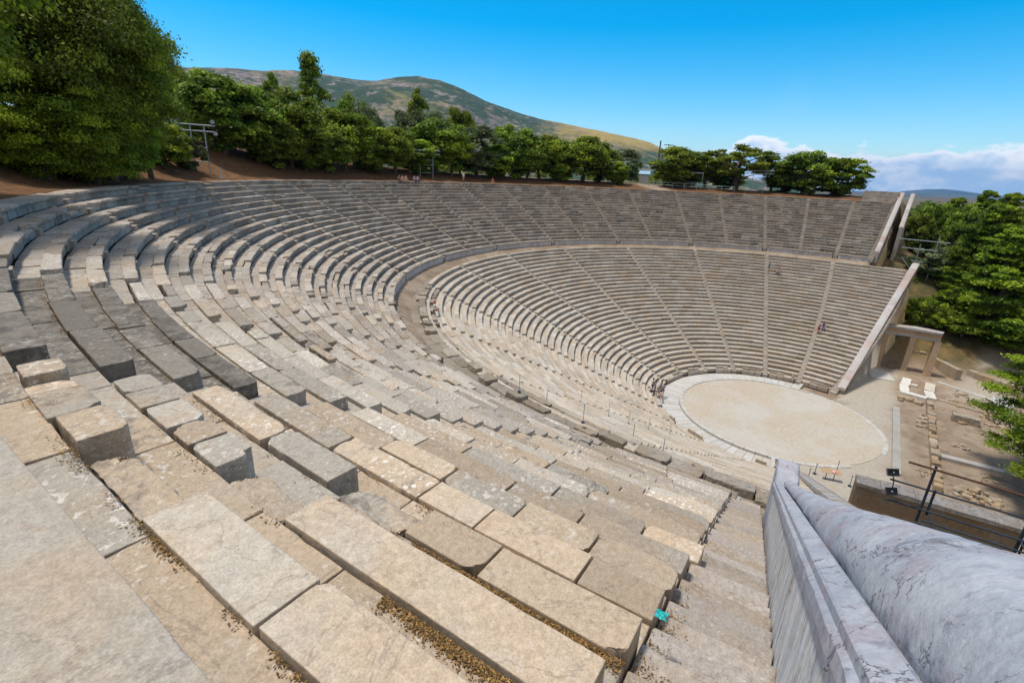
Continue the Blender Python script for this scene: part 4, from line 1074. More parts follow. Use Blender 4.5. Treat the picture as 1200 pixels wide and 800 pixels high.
# ------------------------------------------------------------------ litter
def litter():
    n = 9000; P = []; 
    def chan(i, a0, a1, k, wid, bias):
        r0 = R_F-i*DR+0.395; z = Z_F-i*DZ-0.052
        for _ in range(int(k*2.6)):
            a = random.uniform(a0, a1)
            if noise.noise(Vector((a*1.7, i*5.3, 0)))+0.4*noise.noise(Vector((a*7.0, i*2.3, 0))) < bias+0.12-random.random()*0.55: continue
            P.append(cyl(r0+abs(random.gauss(0, wid)), a, z+0.006+random.random()*0.018))
    chan(1, 1.6, 4.6, 450, 0.025, 0.1); chan(2, 1.55, 3.0, 1300, 0.042, -0.12); chan(3, 1.55, 3.2, 1500, 0.045, -0.1); chan(3, 2.8, 3.9, 250, 0.03, 0.2)
    chan(4, 1.6, 4.4, 500, 0.06, 0.25); chan(5, 2.2, 4.5, 500, 0.08, 0.25); chan(1, 4.4, 6.2, 220, 0.05, 0.3); chan(2, 4.2, 6.6, 260, 0.06, 0.25); chan(3, 3.8, 8, 260, 0.05, 0.3); chan(1, 7.0, 16, 500, 0.04, 0.2); chan(2, 8.0, 16, 500, 0.04, 0.25); chan(3, 9, 16, 300, 0.04, 0.3); chan(4, 5, 10, 300, 0.05, 0.3)
    # little heaps against the bench ends on the staircase
    for n_ in range(10, 20):
        rr = R_D+n_*DR
        for h, (r0, r1) in enumerate(((rr, rr+0.39), (rr+0.39, rr+DR))):
            z = Z_D+n_*DZ-0.05-(DZ*0.5 if h == 0 else 0.006)
            for _ in range(620 if n_ > 14 else 250):
                r = r1-abs(random.gauss(0, 0.10)); y = -1.44+abs(random.gauss(0, 0.11))
                if r < r0 or y > -0.7: continue
                P.append(Vector((sqrt(r*r-y*y), y, z+0.008+random.random()*0.02)))
    for n_ in range(8, 21):                      # thin dirt and leaf line at the back of every tread
        rr = R_D+n_*DR
        for h, r1 in enumerate((rr+0.385, rr+DR-0.01)):
            z = Z_D+n_*DZ-0.05-(DZ*0.5 if h == 0 else 0.006)
            for _ in range(150):
                y = -random.uniform(0.54, 1.42)
                if noise.noise(Vector((y*4, n_*3.1, h))) < -0.15: continue
                r = r1-abs(random.gauss(0, 0.022)); P.append(Vector((sqrt(r*r-y*y), y, z+0.006+random.random()*0.012)))
    P = np.array(P); k = len(P)
    nrm = rng.normal(0, 0.35, (k, 3)); nrm[:, 2] = 1
    t = np.stack([rng.uniform(0.85, 1.3, k)*rng.choice([0.6, 1, 1.2], k), rng.random(k), rng.random(k), np.ones(k)], 1)
    m, nt, b = new_mat('dry_leaf'); g = N(nt); col, br, wm, li, al = g.attr()
    c = g.mix(wm, (0.075, 0.042, 0.02), (0.33, 0.20, 0.07)); x = g.n('ShaderNodeHueSaturation'); g.link(c, x.inputs['Color']); g.link(br, x.inputs['Value']); g.link(x.outputs[0], b.inputs['Base Color'])
    o = leaf_object('dry_leaf_litter', P, nrm, rng.uniform(0.0035, 0.0085, k), 1.8, t, m)
    tag(o, 'small yellow brown dry leaves gathered in the bench channels and stair corners', kind='stuff')
    # crumpled turquoise wrapper
    r = R_F-3*DR+0.60; c = Vector((53.90, -1.36, Z_F-3*DZ-0.05))
    mb = MB(); V = []; Fc = []
    for i in range(9):
        for j in range(9):
            u, v = i/8-0.5, j/8-0.5
            V.append((c.x+u*0.075+0.012*noise.noise(Vector((i, j, 1.5))), c.y+v*0.085+0.012*noise.noise(Vector((i, j, 4.5))), c.z+0.02+0.05*abs(noise.noise(Vector((i*0.9, j*0.8, 7)))) *(1-2*max(abs(u), abs(v)))+0.03*(0.5-max(abs(u), abs(v)))))
    for i in range(8):
        for j in range(8): Fc.append((i*9+j, (i+1)*9+j, (i+1)*9+j+1, i*9+j+1))
    mb.grid(V, Fc); tag(mb.build('plastic_wrapper', M['teal']), 'crumpled turquoise plastic wrapper lying on the foreground staircase', 'litter')

# ------------------------------------------------------------------ foliage
def leaf_object(name, P, nrm, size, aspect, tint, mat, link=True):
    k = len(P); nrm = nrm/np.linalg.norm(nrm, axis=1, keepdims=True)
    a = rng.normal(size=(k, 3)); t = np.cross(nrm, a); t /= np.linalg.norm(t, axis=1, keepdims=True); b = np.cross(nrm, t)
    s = np.asarray(size)[:, None]
    V = np.empty((k, 4, 3), np.float32)
    V[:, 0] = P-t*s*aspect; V[:, 1] = P+b*s*0.9; V[:, 2] = P+t*s*aspect; V[:, 3] = P-b*s*0.9
    me = bpy.data.meshes.new(name); me.vertices.add(k*4); me.loops.add(k*4); me.polygons.add(k)
    me.vertices.foreach_set('co', V.ravel()); me.loops.foreach_set('vertex_index', np.arange(k*4, dtype=np.int32))
    me.polygons.foreach_set('loop_start', np.arange(0, k*4, 4, dtype=np.int32)); me.polygons.foreach_set('loop_total', np.full(k, 4, np.int32))
    at = me.attributes.new('tint', 'FLOAT_COLOR', 'FACE'); at.data.foreach_set('color', tint.astype(np.float32).ravel())
    me.materials.append(mat); me.update(calc_edges=True)
    o = bpy.data.objects.new(name, me)
    if link: C.objects.link(o)
    return o

def crown_mesh(name, kind, seed, clumps, per, leaf, mat):
    """unit crown: radius about 1 in x,y; z from 0 (ground) to 1 (top), z is scaled by the tree's height; leaf size is relative"""
    global rng
    r = np.random.default_rng(seed); Pc = []; Rc = []
    if kind == 'oak':
        while len(Pc) < clumps:
            d = r.normal(size=3); d /= np.linalg.norm(d); q = r.uniform(0.45, 1.0)**0.6
            w = 1+0.22*sin(3*atan2(d[1], d[0])+seed)+0.12*sin(5*d[2]*3+seed*2)
            p = np.array([d[0]*q*0.80*w, d[1]*q*0.80*w, 0.56+d[2]*q*0.35*w])
            if p[2] < 0.14: continue
            Pc.append(p); Rc.append(r.uniform(0.16, 0.30))
    elif kind == 'skirt':
        while len(Pc) < clumps:
            d = r.normal(size=3); d /= np.linalg.norm(d); q = r.uniform(0.5, 1.0)**0.6
            w = 1+0.2*sin(3*atan2(d[1], d[0])+seed)
            p = np.array([d[0]*q*0.82*w, d[1]*q*0.82*w, 0.5+d[2]*q*0.46])
            if p[2] < 0.05: continue
            Pc.append(p); Rc.append(r.uniform(0.14, 0.26))
    elif kind == 'airy':
        while len(Pc) < clumps:
            d = r.normal(size=3); d /= np.linalg.norm(d); q = r.uniform(0.3, 1.0)**0.5
            p = np.array([d[0]*q*0.85, d[1]*q*0.85, 0.60+d[2]*q*0.36])
            if p[2] < 0.32: continue
            Pc.append(p); Rc.append(r.uniform(0.10, 0.20))
    elif kind == 'pine':
        while len(Pc) < clumps:
            h = r.uniform(0.14, 1.0); a = r.uniform(0, 2*pi)
            w = (1-h)**0.62*1.05+0.10; q = r.uniform(0.35, 1.0)
            w *= 1+0.25*sin(2*a+9*h+seed)
            if kind == 'pine' and seed == 21 and h < 0.42: continue
            Pc.append(np.array([cos(a)*q*w, sin(a)*q*w, h-0.05*q])); Rc.append(r.uniform(0.14, 0.27)*(1.1-0.45*h))
    elif kind == 'slender':
        while len(Pc) < clumps:
            h = r.uniform(0.12, 1.0); a = r.uniform(0, 2*pi); w = (0.75*sin(pi*min(1, h*0.95+0.02))**0.7)*(1+0.3*sin(13*h+seed)); q = r.uniform(0.1, 1)
            Pc.append(np.array([cos(a)*q*w, sin(a)*q*w, h])); Rc.append(r.uniform(0.18, 0.34))
    Pc = np.array(Pc); Rc = np.array(Rc)
    flat = {'oak': 0.19, 'skirt': 0.19, 'airy': 0.18, 'pine': 0.075, 'slender': 0.10}[kind]
    k = clumps*per; ci = np.repeat(np.arange(clumps), per)
    d = r.normal(size=(k, 3)); d /= np.linalg.norm(d, axis=1, keepdims=True); d[:, 2] = np.where(d[:, 2] < -0.35, -d[:, 2], d[:, 2])
    rad = (r.uniform(0.25, 1.0, k)**0.5*Rc[ci])[:, None]*(1+0.25*r.normal(size=(k, 1)))
    P = Pc[ci]+d*rad*np.array([1, 1, flat/0.55])
    nrm = d*0.7+r.normal(size=(k, 3))*0.45+np.array([0, 0, 0.35])
    if kind == 'pine': nrm = d*0.3+r.normal(size=(k, 3))*0.55+np.array([0, 0, 0.6])
    cb = r.uniform(0.55, 1.5, clumps); cw = r.uniform(0.1, 0.9, clumps)
    tint = np.stack([cb[ci]*r.uniform(0.8, 1.2, k), np.clip(cw[ci]+r.normal(0, 0.15, k), 0, 1), r.random(k), np.ones(k)], 1)
    size = leaf*r.uniform(0.7, 1.35, k)
    P[:, 2] = np.clip(P[:, 2], 0.02, None)
    return P, nrm, size, tint

PROTO = {}
def proto(key, kind, seed, clumps, per, leaf, mat, hz):
    """hz: typical height / crown radius, so leaves keep their shape when the tree is scaled"""
    P, nrm, size, tint = crown_mesh(key, kind, seed, clumps, per, leaf, mat)
    P[:, :2] /= np.percentile(np.hypot(P[:, 0], P[:, 1]), 96.5); P[:, 2] /= np.percentile(P[:, 2], 99.3)
    P = P*np.array([1, 1, hz])
    o = leaf_object('crown', P, nrm, size, 1.35 if kind != 'pine' else 2.2, tint, mat, link=False)
    # trunk with limbs
    mb = MB(); rs = random.Random(seed)
    top = {'oak': 0.62, 'skirt': 0.55, 'airy': 0.7, 'pine': 0.93, 'slender': 0.9}[kind]*hz
    pts = [Vector((0.04*sin(i*1.3+seed), 0.04*cos(i*1.7+seed), top*i/6)) for i in range(7)]
    r0 = 0.085 if kind != 'slender' else 0.12
    pts[0].z = -0.12
    for i in range(6): mb.tube(pts[i], pts[i+1], r0*(1-0.13*i), r0*(1-0.13*(i+1)), 8, cap=(i in (0, 5)))
    for i in range(9 if kind != 'slender' else 5):
        a = rs.uniform(0, 2*pi); h = rs.uniform(0.25, 0.9); p = pts[0].lerp(pts[-1], h); L = rs.uniform(0.45, 0.75)*(1 if kind != 'pine' else (1.15-h))
        if kind == 'slender': L *= 0.5
        mid = p+Vector((cos(a)*L*0.5, sin(a)*L*0.5, L*0.28)); e = p+Vector((cos(a)*L, sin(a)*L, L*(0.5 if kind != 'pine' else 0.25)))
        mb.tube(p, mid, r0*0.42, r0*0.28, 6, cap=False); mb.tube(mid, e, r0*0.28, r0*0.10, 6)
    t = mb.build('trunk', M['bark']); t.location = (0, 0, 0)
    me = t.data; a = np.array(mb.v); off = np.array([a[:, 0].mean(), a[:, 1].mean(), a[:, 2].min()])
    co = np.empty(len(me.vertices)*3, np.float32); me.vertices.foreach_get('co', co); co = co.reshape(-1, 3)+off; me.vertices.foreach_set('co', co.astype(np.float32).ravel()); me.update()
    bpy.data.objects.remove(t)
    PROTO[key] = (o.data, me, hz); bpy.data.objects.remove(o)

def tree_at(key, x, y, z, radius, height, label, cat='tree', group=None, name=None, rot=None):
    crown, trunk, hz = PROTO[key]
    nm = name or {'oak': 'broadleaf_tree', 'bigoak': 'broadleaf_tree', 'bigskirt': 'broadleaf_tree', 'skirt': 'broadleaf_tree', 'airy': 'broadleaf_tree', 'olive': 'olive_tree', 'pine': 'pine_tree', 'slender': 'slender_tree', 'bush': 'bush', 'nearpine': 'pine_tree'}[key.rstrip('0123456789')]
    t = thing(nm, label, cat, (x, y, z), group)
    t.scale = (radius, radius, height/hz); t.rotation_euler = (0, 0, random.uniform(0, 6.28) if rot is None else rot)
    for n_, me in (('crown', crown), ('trunk', trunk)):
        o = bpy.data.objects.new(n_, me); C.objects.link(o); o.parent = t
    return t

def rim_dist(px):
    d = ray(px, 210); d = d[:2]/np.linalg.norm(d[:2]); t = 1.0
    while hypot(CAM[0]+d[0]*t, CAM[1]+d[1]*t) < 57.6 and t < 200: t += 0.2
    if t < 3:
        t = 3.0
        while hypot(CAM[0]+d[0]*t, CAM[1]+d[1]*t) < 57.6 and t < 200: t += 0.2
    return t

def tree(key, px, ptop, wpx, dist, label, cat='tree', group=None, name=None):
    if px < 210: dist = max(dist, rim_dist(px)+3.5)
    d = ray(px, ptop); t = dist/hypot(d[0], d[1]); p = CAM+t*d; z = H(p[0], p[1])-0.15
    depth = t
    return tree_at(key, p[0], p[1], z, wpx/FPX*depth/2, max(1.5, p[2]-z), label, cat, group, name)

def tree_b(key, px, pbase, ptop, wpx, label, cat='tree', group=None):
    b = ground_hit(px, pbase, 30); t = float(np.dot(np.array(b)-CAM, FWD)); z = at_t(px, ptop, t)[2]
    return tree_at(key, b.x, b.y, b.z-0.15, wpx/FPX*t/2, max(1.2, z-b.z), label, cat, group)

def trees():
    L = M['oak_leaf']; Gm = M['green_leaf']
    proto('oak1', 'oak', 1, 85, 260, 0.034, L, 2.2); proto('oak2', 'oak', 2, 90, 260, 0.033, Gm, 2.0); proto('oak3', 'skirt', 3, 100, 240, 0.034, L, 2.0)
    proto('oak4', 'skirt', 4, 95, 240, 0.035, Gm, 1.9); proto('airy1', 'airy', 5, 80, 150, 0.032, Gm, 1.9)
    proto('olive1', 'oak', 6, 75, 260, 0.030, M['olive_leaf'], 2.0); proto('olive2', 'skirt', 16, 75, 260, 0.030, M['olive_leaf'], 1.8)
    proto('slender1', 'slender', 7, 70, 160, 0.055, Gm, 5.2); proto('slender2', 'slender', 17, 60, 150, 0.06, L, 3.6)
    proto('pine1', 'pine', 8, 170, 230, 0.019, M['pine_leaf'], 2.6); proto('pine2', 'pine', 9, 160, 230, 0.020, M['pine_leaf'], 2.2)
    proto('bush1', 'skirt', 10, 55, 300, 0.040, Gm, 1.3); proto('bush2', 'skirt', 12, 55, 300, 0.040, M['olive_leaf'], 1.2)
    proto('nearpine1', 'pine', 21, 150, 330, 0.014, M['pine_leaf'], 3.2)
    proto('bigoak1', 'oak', 13, 170, 620, 0.0125, L, 2.1); proto('bigoak2', 'oak', 14, 170, 620, 0.013, Gm, 2.2)
    proto('bigskirt1', 'skirt', 23, 150, 620, 0.0135, Gm, 1.6)
    g0 = 'big trees at upper left'
    tree_at('bigoak2', 53.2, -29.2, H(53.2, -29.2)-0.2, 5.6, 14.5, 'nearest big leafy tree at the left edge of the photo', group=g0)
    tree('bigoak1', 30, -85, 215, 43, 'tall dark tree filling the upper left corner', group=g0)
    tree('bigoak2', 84, -40, 170, 45, 'huge bright-edged leafy tree right of the darkest upper left crown', group=g0)
    tree('bigoak1', 138, -14, 84, 50, 'large tree at upper left whose ragged right edge stands against the sky', group=g0)
    tree('bigskirt1', 18, 70, 150, 40, 'lower leafy tree under the upper left crowns, at the left edge', group=g0)
    tree('bigskirt1', 85, 95, 130, 42, 'dark lower tree under the huge bright-edged one', group=g0)
    tree('bigskirt1', 128, 92, 76, 47, 'spreading lower tree with light edge branches above the earth bank', group=g0)
    for key, px, pb, pt, w, lab in (('bush1', 12, 214, 128, 110, 'low leafy growth at the left edge below the big trees'), ('bush1', 100, 207, 160, 80, 'dark drooping bush under the huge tree at upper left'),
        ('bush1', 193, 196, 143, 66, 'rounded green bush on the earth bank left of the ladder-like lighting rig'), ('bush2', 222, 199, 160, 34, 'small yellowish bush touching the ladder-like lighting rig')):
        tree_b(key, px, pb, pt, w, lab, 'bush', group='bushes on the bank')
    g = 'trees behind the rim'
    T = [('oak1', 214, 84, 50, 30, 'grey-green tree behind the right edge of the big upper left trees'),
         ('oak3', 250, 90, 92, 15, 'broad dark oak above the ladder-like lighting rig'),
         ('oak3', 294, 104, 72, 11, 'dark oak with drooping foliage right of the ladder-like lighting rig'),
         ('oak1', 335, 108, 76, 7, 'tall dark oak left below the slender tallest tree'),
         ('slender2', 318, 88, 26, 26, 'pointed dark treetop left of the slender tallest tree'),
         ('slender1', 362, 64, 34, 34, 'slender tallest tree standing high above the others against the sky'),
         ('olive1', 372, 125, 44, 16, 'pale grey olive tree below the slender tallest tree'),
         ('oak4', 352, 140, 60, 4, 'dark green tree at the rim under the pale grey olive tree'),
         ('oak2', 402, 132, 62, 6, 'bright green round tree right of the pale grey olive tree'),
         ('olive1', 427, 128, 40, 20, 'silvery treetop behind the bright green round trees left of centre'),
         ('oak1', 412, 116, 46, 30, 'yellowish treetop in the second row, right of the slender tallest tree'),
         ('oak4', 432, 150, 56, 4, 'dense dark green tree left of the seated group on the rim'),
         ('oak2', 462, 152, 50, 4, 'bright green tree directly above the seated group on the rim'),
         ('slender2', 488, 106, 23, 30, 'narrow treetop standing alone against the mountain, left of centre'),
         ('olive2', 478, 132, 46, 18, 'silver green treetop below the narrow lone treetop'),
         ('oak1', 512, 142, 70, 10, 'wide dark tree behind the second lighting rig from left'),
         ('olive1', 505, 133, 50, 24, 'pale bluish treetop behind the wide dark tree at centre left'),
         ('oak2', 540, 130, 34, 26, 'bright green small treetop against the mountain at centre'),
         ('olive2', 560, 150, 62, 7, 'olive-grey spreading tree above the standing visitor on the rim'),
         ('oak3', 606, 154, 64, 7, 'dark green tree with slanting crown right of the olive-grey spreading tree'),
         ('oak2', 592, 148, 30, 24, 'small dark pointed treetop at the lower edge of the mountain'),
         ('oak2', 634, 160, 48, 8, 'round mid-green tree right of the dark slanting crown'),
         ('oak4', 660, 166, 46, 5, 'low bright tree between two round trees at the centre of the rim'),
         ('oak2', 688, 163, 64, 8, 'large round bright green tree left of the third lighting rig'),
         ('oak3', 655, 172, 40, 18, 'dark treetop behind the low bright tree at the rim centre'),
         ('olive2', 732, 176, 46, 22, 'grey olive tree left of the sandy gap'),
         ('oak4', 726, 190, 26, 4, 'small dark bush-like tree right of the third lighting rig'),
         ('oak4', 797, 174, 58, 8, 'broad bright tree just right of the sandy gap and utility poles'),
         ('airy1', 832, 180, 44, 12, 'thin airy tree between the broad bright tree and the tall airy one'),
         ('airy1', 870, 172, 70, 7, 'tall airy tree with sky showing through, right part of the far rim'),
         ('airy1', 912, 184, 42, 10, 'lower airy tree left of the dense round pair at right'),
         ('oak3', 952, 179, 62, 6, 'dense round dark tree on the far rim, left one of the right-hand pair'),
         ('oak3', 380, 150, 56, 3, 'dark shaded tree low on the rim between the slender tallest tree and the seated group'),
         ('oak4', 490, 165, 50, 6, 'dark green tree left beside the second lighting rig'), ('oak2', 530, 160, 46, 5, 'mid-green low tree right beside the second lighting rig'), ('oak4', 582, 172, 44, 4, 'low dark tree above the lone visitor in red'), ('oak2', 620, 172, 40, 5, 'low rounded tree between the slanting dark crown and the mid-green one'),
         ('oak3', 706, 172, 38, 14, 'dark treetop rising behind the third lighting rig'), ('oak4', 810, 190, 40, 14, 'small dense tree behind the pale pipe frame'), ('oak3', 852, 196, 44, 18, 'low dark growth behind the tall airy tree'), ('oak3', 925, 198, 50, 14, 'dark low tree behind the dense pair, left side'), ('oak3', 318, 135, 64, 5, 'deep green tree at the foot of the broad dark oaks'),
         ('oak4', 988, 187, 58, 7, 'dense bright tree on the far rim, right one of the right-hand pair')]
    for key, px, pt, w, off, lab in T: tree(key, px, pt, w*1.08, rim_dist(px)+(off if off > 11 else 6.5+0.5*off), lab, group=g)
    # right-hand slope
    g = 'pines on the right-hand slope'
    R_ = [('pine2', 1138, 345, 238, 84, 'bright yellow-green pine on the right slope, below the skyline'),
          ('pine1', 1152, 396, 264, 108, 'largest bright pine at the right edge of the photo'),
          ('pine1', 1203, 372, 250, 90, 'pine cut by the right edge of the photo behind the largest bright pine'),
          ('pine2', 1182, 412, 358, 66, 'lower pine on the bank above the path at far right'),
          ('pine2', 1118, 352, 300, 44, 'dark-sided pine left of the largest bright pine'),
          ('pine1', 1214, 420, 318, 90, 'pine at the right edge below the largest bright pine')]
    for key, px, pb, pt, w, lab in R_: tree_b(key, px, pb, pt, w, lab, group=g)
    R2 = [('pine2', 1190, 228, 56, 132, 'dark pine top on the skyline at the right edge'),
          ('pine1', 1160, 225, 54, 138, 'dark green pine at the highest point of the right skyline'),
          ('pine2', 1125, 233, 48, 140, 'dark skyline pine right of the blue far hills'),
          ('oak3', 1102, 241, 40, 132, 'blue-green dark tree below the far blue hills'),
          ('oak3', 1082, 252, 30, 126, 'dark tree right behind the outer end wall'),
          ('oak3', 1140, 243, 48, 125, 'dark broadleaf tree in the wood below the right skyline')]
    for key, px, pt, w, dd, lab in R2: tree(key, px, pt, w, dd, lab, group=g)
    g = 'shrubs on the right-hand slope'
    B_ = [('bush2', 1086, 322, 290, 44, 'greyish shrub behind the right-hand lighting rig'), ('bush1', 1106, 330, 300, 44, 'green shrub right of the right-hand lighting rig'), ('bush1', 1080, 386, 346, 36, 'dark green bush above the gateway cornice'),
          ('bush2', 1112, 312, 280, 36, 'dull green shrub left of the bright yellow-green pine'), ('bush1', 1122, 345, 322, 40, 'low dark bush under the bright yellow-green pine'), ('bush1', 1104, 382, 358, 34, 'small bush right of the dark green bush above the gateway'),
          ('bush2', 1098, 296, 262, 34, 'round pale green shrub on the dry slope at right'), ('bush1', 1128, 392, 368, 44, 'shadowy bush at the foot of the largest bright pine'), ('bush1', 1066, 372, 352, 16, 'tiny bush against the end wall above the gateway')]
    for key, px, pb, pt, w, lab in B_: tree_b(key, px, pb, pt, w, lab, 'bush', group=g)
    p = Vector(at_t(1272, 405, 40)); tree_at('nearpine1', p.x, p.y, -0.1, 4.7, p.z+0.1, 'pine at the right edge whose branch tips reach over the stage ruins', group='pines beside the stage ruins')
    p = Vector(at_t(1284, 472, 37)); tree_at('nearpine1', p.x, p.y, -0.1, 5.0, p.z+0.1, 'lower pine at the right edge with branches in front of the grey beam', group='pines beside the stage ruins')
    # far wood on the slopes behind
    k = 900; P = []
    for _ in range(k):
        a = random.uniform(-14, 40); rr = random.uniform(180, 900); ph = radians(30+a+0)
    far_wood()

def far_wood():
    P = []; S = []
    for q in range(2600):
        px = random.uniform(180, 1260) if q < 1100 else random.uniform(1030, 1330); dd = random.uniform(150, 700) if q < 1100 else random.uniform(150, 900)
        if px < 760 and dd < 190: continue
        if 560 < px < 1060 and dd < 240: continue
        d = ray(px, 210); d = d[:2]/np.linalg.norm(d[:2]); x, y = CAM[0]+d[0]*dd, CAM[1]+d[1]*dd
        P.append((x, y, H(x, y))); S.append(random.uniform(3, 5)*(1+max(0, dd-300)/500))
    P = np.array(P); S = np.array(S); per = 80
    k = len(P)*per; ci = np.repeat(np.arange(len(P)), per)
    d = rng.normal(size=(k, 3)); d /= np.linalg.norm(d, axis=1, keepdims=True)
    d[:, 2] = np.abs(d[:, 2])*1.3
    Q = P[ci]+d*S[ci][:, None]*rng.uniform(0.7, 1.05, (k, 1)); Q[:, 2] += S[ci]*0.5; nrm = d+rng.normal(size=(k, 3))*0.3
    cb = rng.uniform(0.7, 1.2, len(P)); tint = np.stack([cb[ci]*rng.uniform(0.8, 1.2, k), rng.uniform(0, 0.8, len(P))[ci], rng.random(k), np.ones(k)], 1)
    o = leaf_object('far_wood', Q, nrm, rng.uniform(0.5, 0.9, k)*S[ci]/4.0, 1.2, tint, M['oak_leaf'])
    tag(o, 'far dark green wood beyond the rim trees', kind='stuff')

# ------------------------------------------------------------------ people
POSES = {}
def pose_template(pose):
    """skinned skeleton -> one continuous body mesh with material slots 0 skin, 1 top, 2 trousers, 3 shoes; faces +y"""
    if pose in POSES: return POSES[pose]
    J = {}; E = []
    sit = pose.startswith('sit')
    hz = 0.12 if sit else 0.93
    def add(n, p, r, par=None, m=0):
        J[n] = (Vector(p), r, m); 
        if par: E.append((par, n))
    lean = 0.10 if sit else 0.0
    add('pelvis', (0, 0, hz), 0.135, None, 2)
    add('spine', (0, 0.02+lean*0.3, hz+0.20), 0.125, 'pelvis', 1); add('chest', (0, 0.03+lean*0.8, hz+0.42), 0.145, 'spine', 1)
    add('neck', (0, 0.04+lean, hz+0.56), 0.055, 'chest', 0); add('head', (0, 0.07+lean*1.1, hz+0.68), 0.088, 'neck', 0); add('crown', (0, 0.06+lean*1.1, hz+0.765), 0.07, 'head', 0)
    add('nose', (0, 0.155+lean*1.1, hz+0.675), 0.014, 'head', 0)
    for s, q in ((-1, 'l'), (1, 'r')):
        sh = (s*0.175, 0.03+lean*0.8, hz+0.48)
        add('sh'+q, sh, 0.058, 'chest', 1)
        if sit: el = (s*0.23, 0.12+lean, hz+0.24); wr = (s*0.13, 0.36, hz+0.16)
        elif pose == 'walk': el = (s*0.23, 0.02-s*0.10, hz+0.20); wr = (s*0.22, 0.10-s*0.16, hz-0.02)
        elif pose == 'photo': el = (s*0.24, 0.14, hz+0.28); wr = (s*0.08, 0.30, hz+0.55)
        else: el = (s*0.235, 0.0, hz+0.20); wr = (s*0.215, 0.07, hz-0.03)
        add('el'+q, el, 0.043, 'sh'+q, 1 if pose == 'stand2' else 0); add('wr'+q, wr, 0.030, 'el'+q, 0)
        d = (Vector(wr)-Vector(el)).normalized(); pm = Vector(wr)+d*0.06; add('palm'+q, pm, 0.034, 'wr'+q, 0)
        side = d.cross(Vector((s, 0.2, 0.1))).normalized()
        for f, (o, L) in enumerate(((-0.027, 0.062), (-0.009, 0.075), (0.009, 0.07), (0.027, 0.055))):
            b = pm+side*o+d*0.03; add(f'f{f}a{q}', b, 0.010, 'palm'+q, 0); add(f'f{f}b{q}', b+d*L*0.6+Vector((0, 0.006, 0)), 0.009, f'f{f}a{q}', 0); add(f'f{f}c{q}', b+d*L+Vector((-s*0.012, 0.016, 0)), 0.008, f'f{f}b{q}', 0)
        th = pm-side*0.042-d*0.012; add('t1'+q, th, 0.011, 'palm'+q, 0); add('t2'+q, th-side*0.012+d*0.04, 0.009, 't1'+q, 0)
        if sit: hp, kn, an, to = (s*0.09, 0.03, hz-0.01), (s*0.13, 0.44, hz+0.03), (s*0.12, 0.46, hz-0.38), (s*0.13, 0.60, hz-0.43)
        elif pose == 'walk': hp, kn, an, to = (s*0.09, 0, hz-0.04), (s*0.10, 0.06+s*0.12, hz-0.43), (s*0.10, -0.02+s*0.22, 0.09+(s > 0)*0.03), (s*0.11, 0.13+s*0.22, 0.035)
        else: hp, kn, an, to = (s*0.09, 0, hz-0.04), (s*0.10, 0.02, 0.49), (s*0.11, -0.02, 0.08), (s*0.125, 0.13, 0.035)
        sk = 0 if pose in ('sit2', 'stand', 'walk') else 2
        add('hip'+q, hp, 0.088, 'pelvis', 2); add('kn'+q, kn, 0.060, 'hip'+q, sk); add('calf'+q, tuple(lerp(kn[i], an[i], 0.35) for i in range(3)), 0.056, 'kn'+q, sk); add('an'+q, an, 0.038, 'calf'+q, 3); add('to'+q, to, 0.036, 'an'+q, 3)
    names = list(J); me = bpy.data.meshes.new('body'); me.from_pydata([J[n][0] for n in names], [(names.index(a), names.index(b)) for a, b in E], [])
    o = bpy.data.objects.new('body_tmp', me); C.objects.link(o)
    sk = o.modifiers.new('skin', 'SKIN')
    if not me.skin_vertices: 
        bpy.context.view_layer.objects.active = o
    lay = me.skin_vertices[0].data
    for i, n in enumerate(names): lay[i].radius = (J[n][1], J[n][1]*(0.72 if n in ('chest', 'spine', 'pelvis') else 1)); lay[i].use_root = (n == 'pelvis')
    sk.use_smooth_shade = True
    o.modifiers.new('sub', 'SUBSURF').levels = 1; o.modifiers[-1].render_levels = 1
    bpy.context.view_layer.update()
    dg = bpy.context.evaluated_depsgraph_get(); out = bpy.data.meshes.new_from_object(o.evaluated_get(dg))
    bpy.data.objects.remove(o)
    segs = [(J[a][0], J[b][0], J[b][2], J[b][1]) for a, b in E]
    mi = []
    for p in out.polygons:
        c = Vector(p.center); best = (9, 0)
        for a, b, m, r in segs:
            ab = b-a; t = max(0, min(1, (c-a).dot(ab)/max(1e-9, ab.length_squared))); dd = (c-(a+ab*t)).length-r*0.5
            if dd < best[0]: best = (dd, m)
        m = best[1]
        if m == 1 and False: pass
        mi.append(m)
    out.materials.clear()
    for i in range(4): out.materials.append(None)
    out.polygons.foreach_set('material_index', mi); out.polygons.foreach_set('use_smooth', [True]*len(mi)); out.update()
    POSES[pose] = (out, J['head'][0], J['crown'][0]); return POSES[pose]

MC = {}
def cloth(c):
    if c not in MC: MC[c] = plain('cloth', c, 0.85, 0, 0.08, 20)
    return MC[c]
SKIN = plain('skin', (0.50, 0.30, 0.21), 0.6, 0, 0.05)

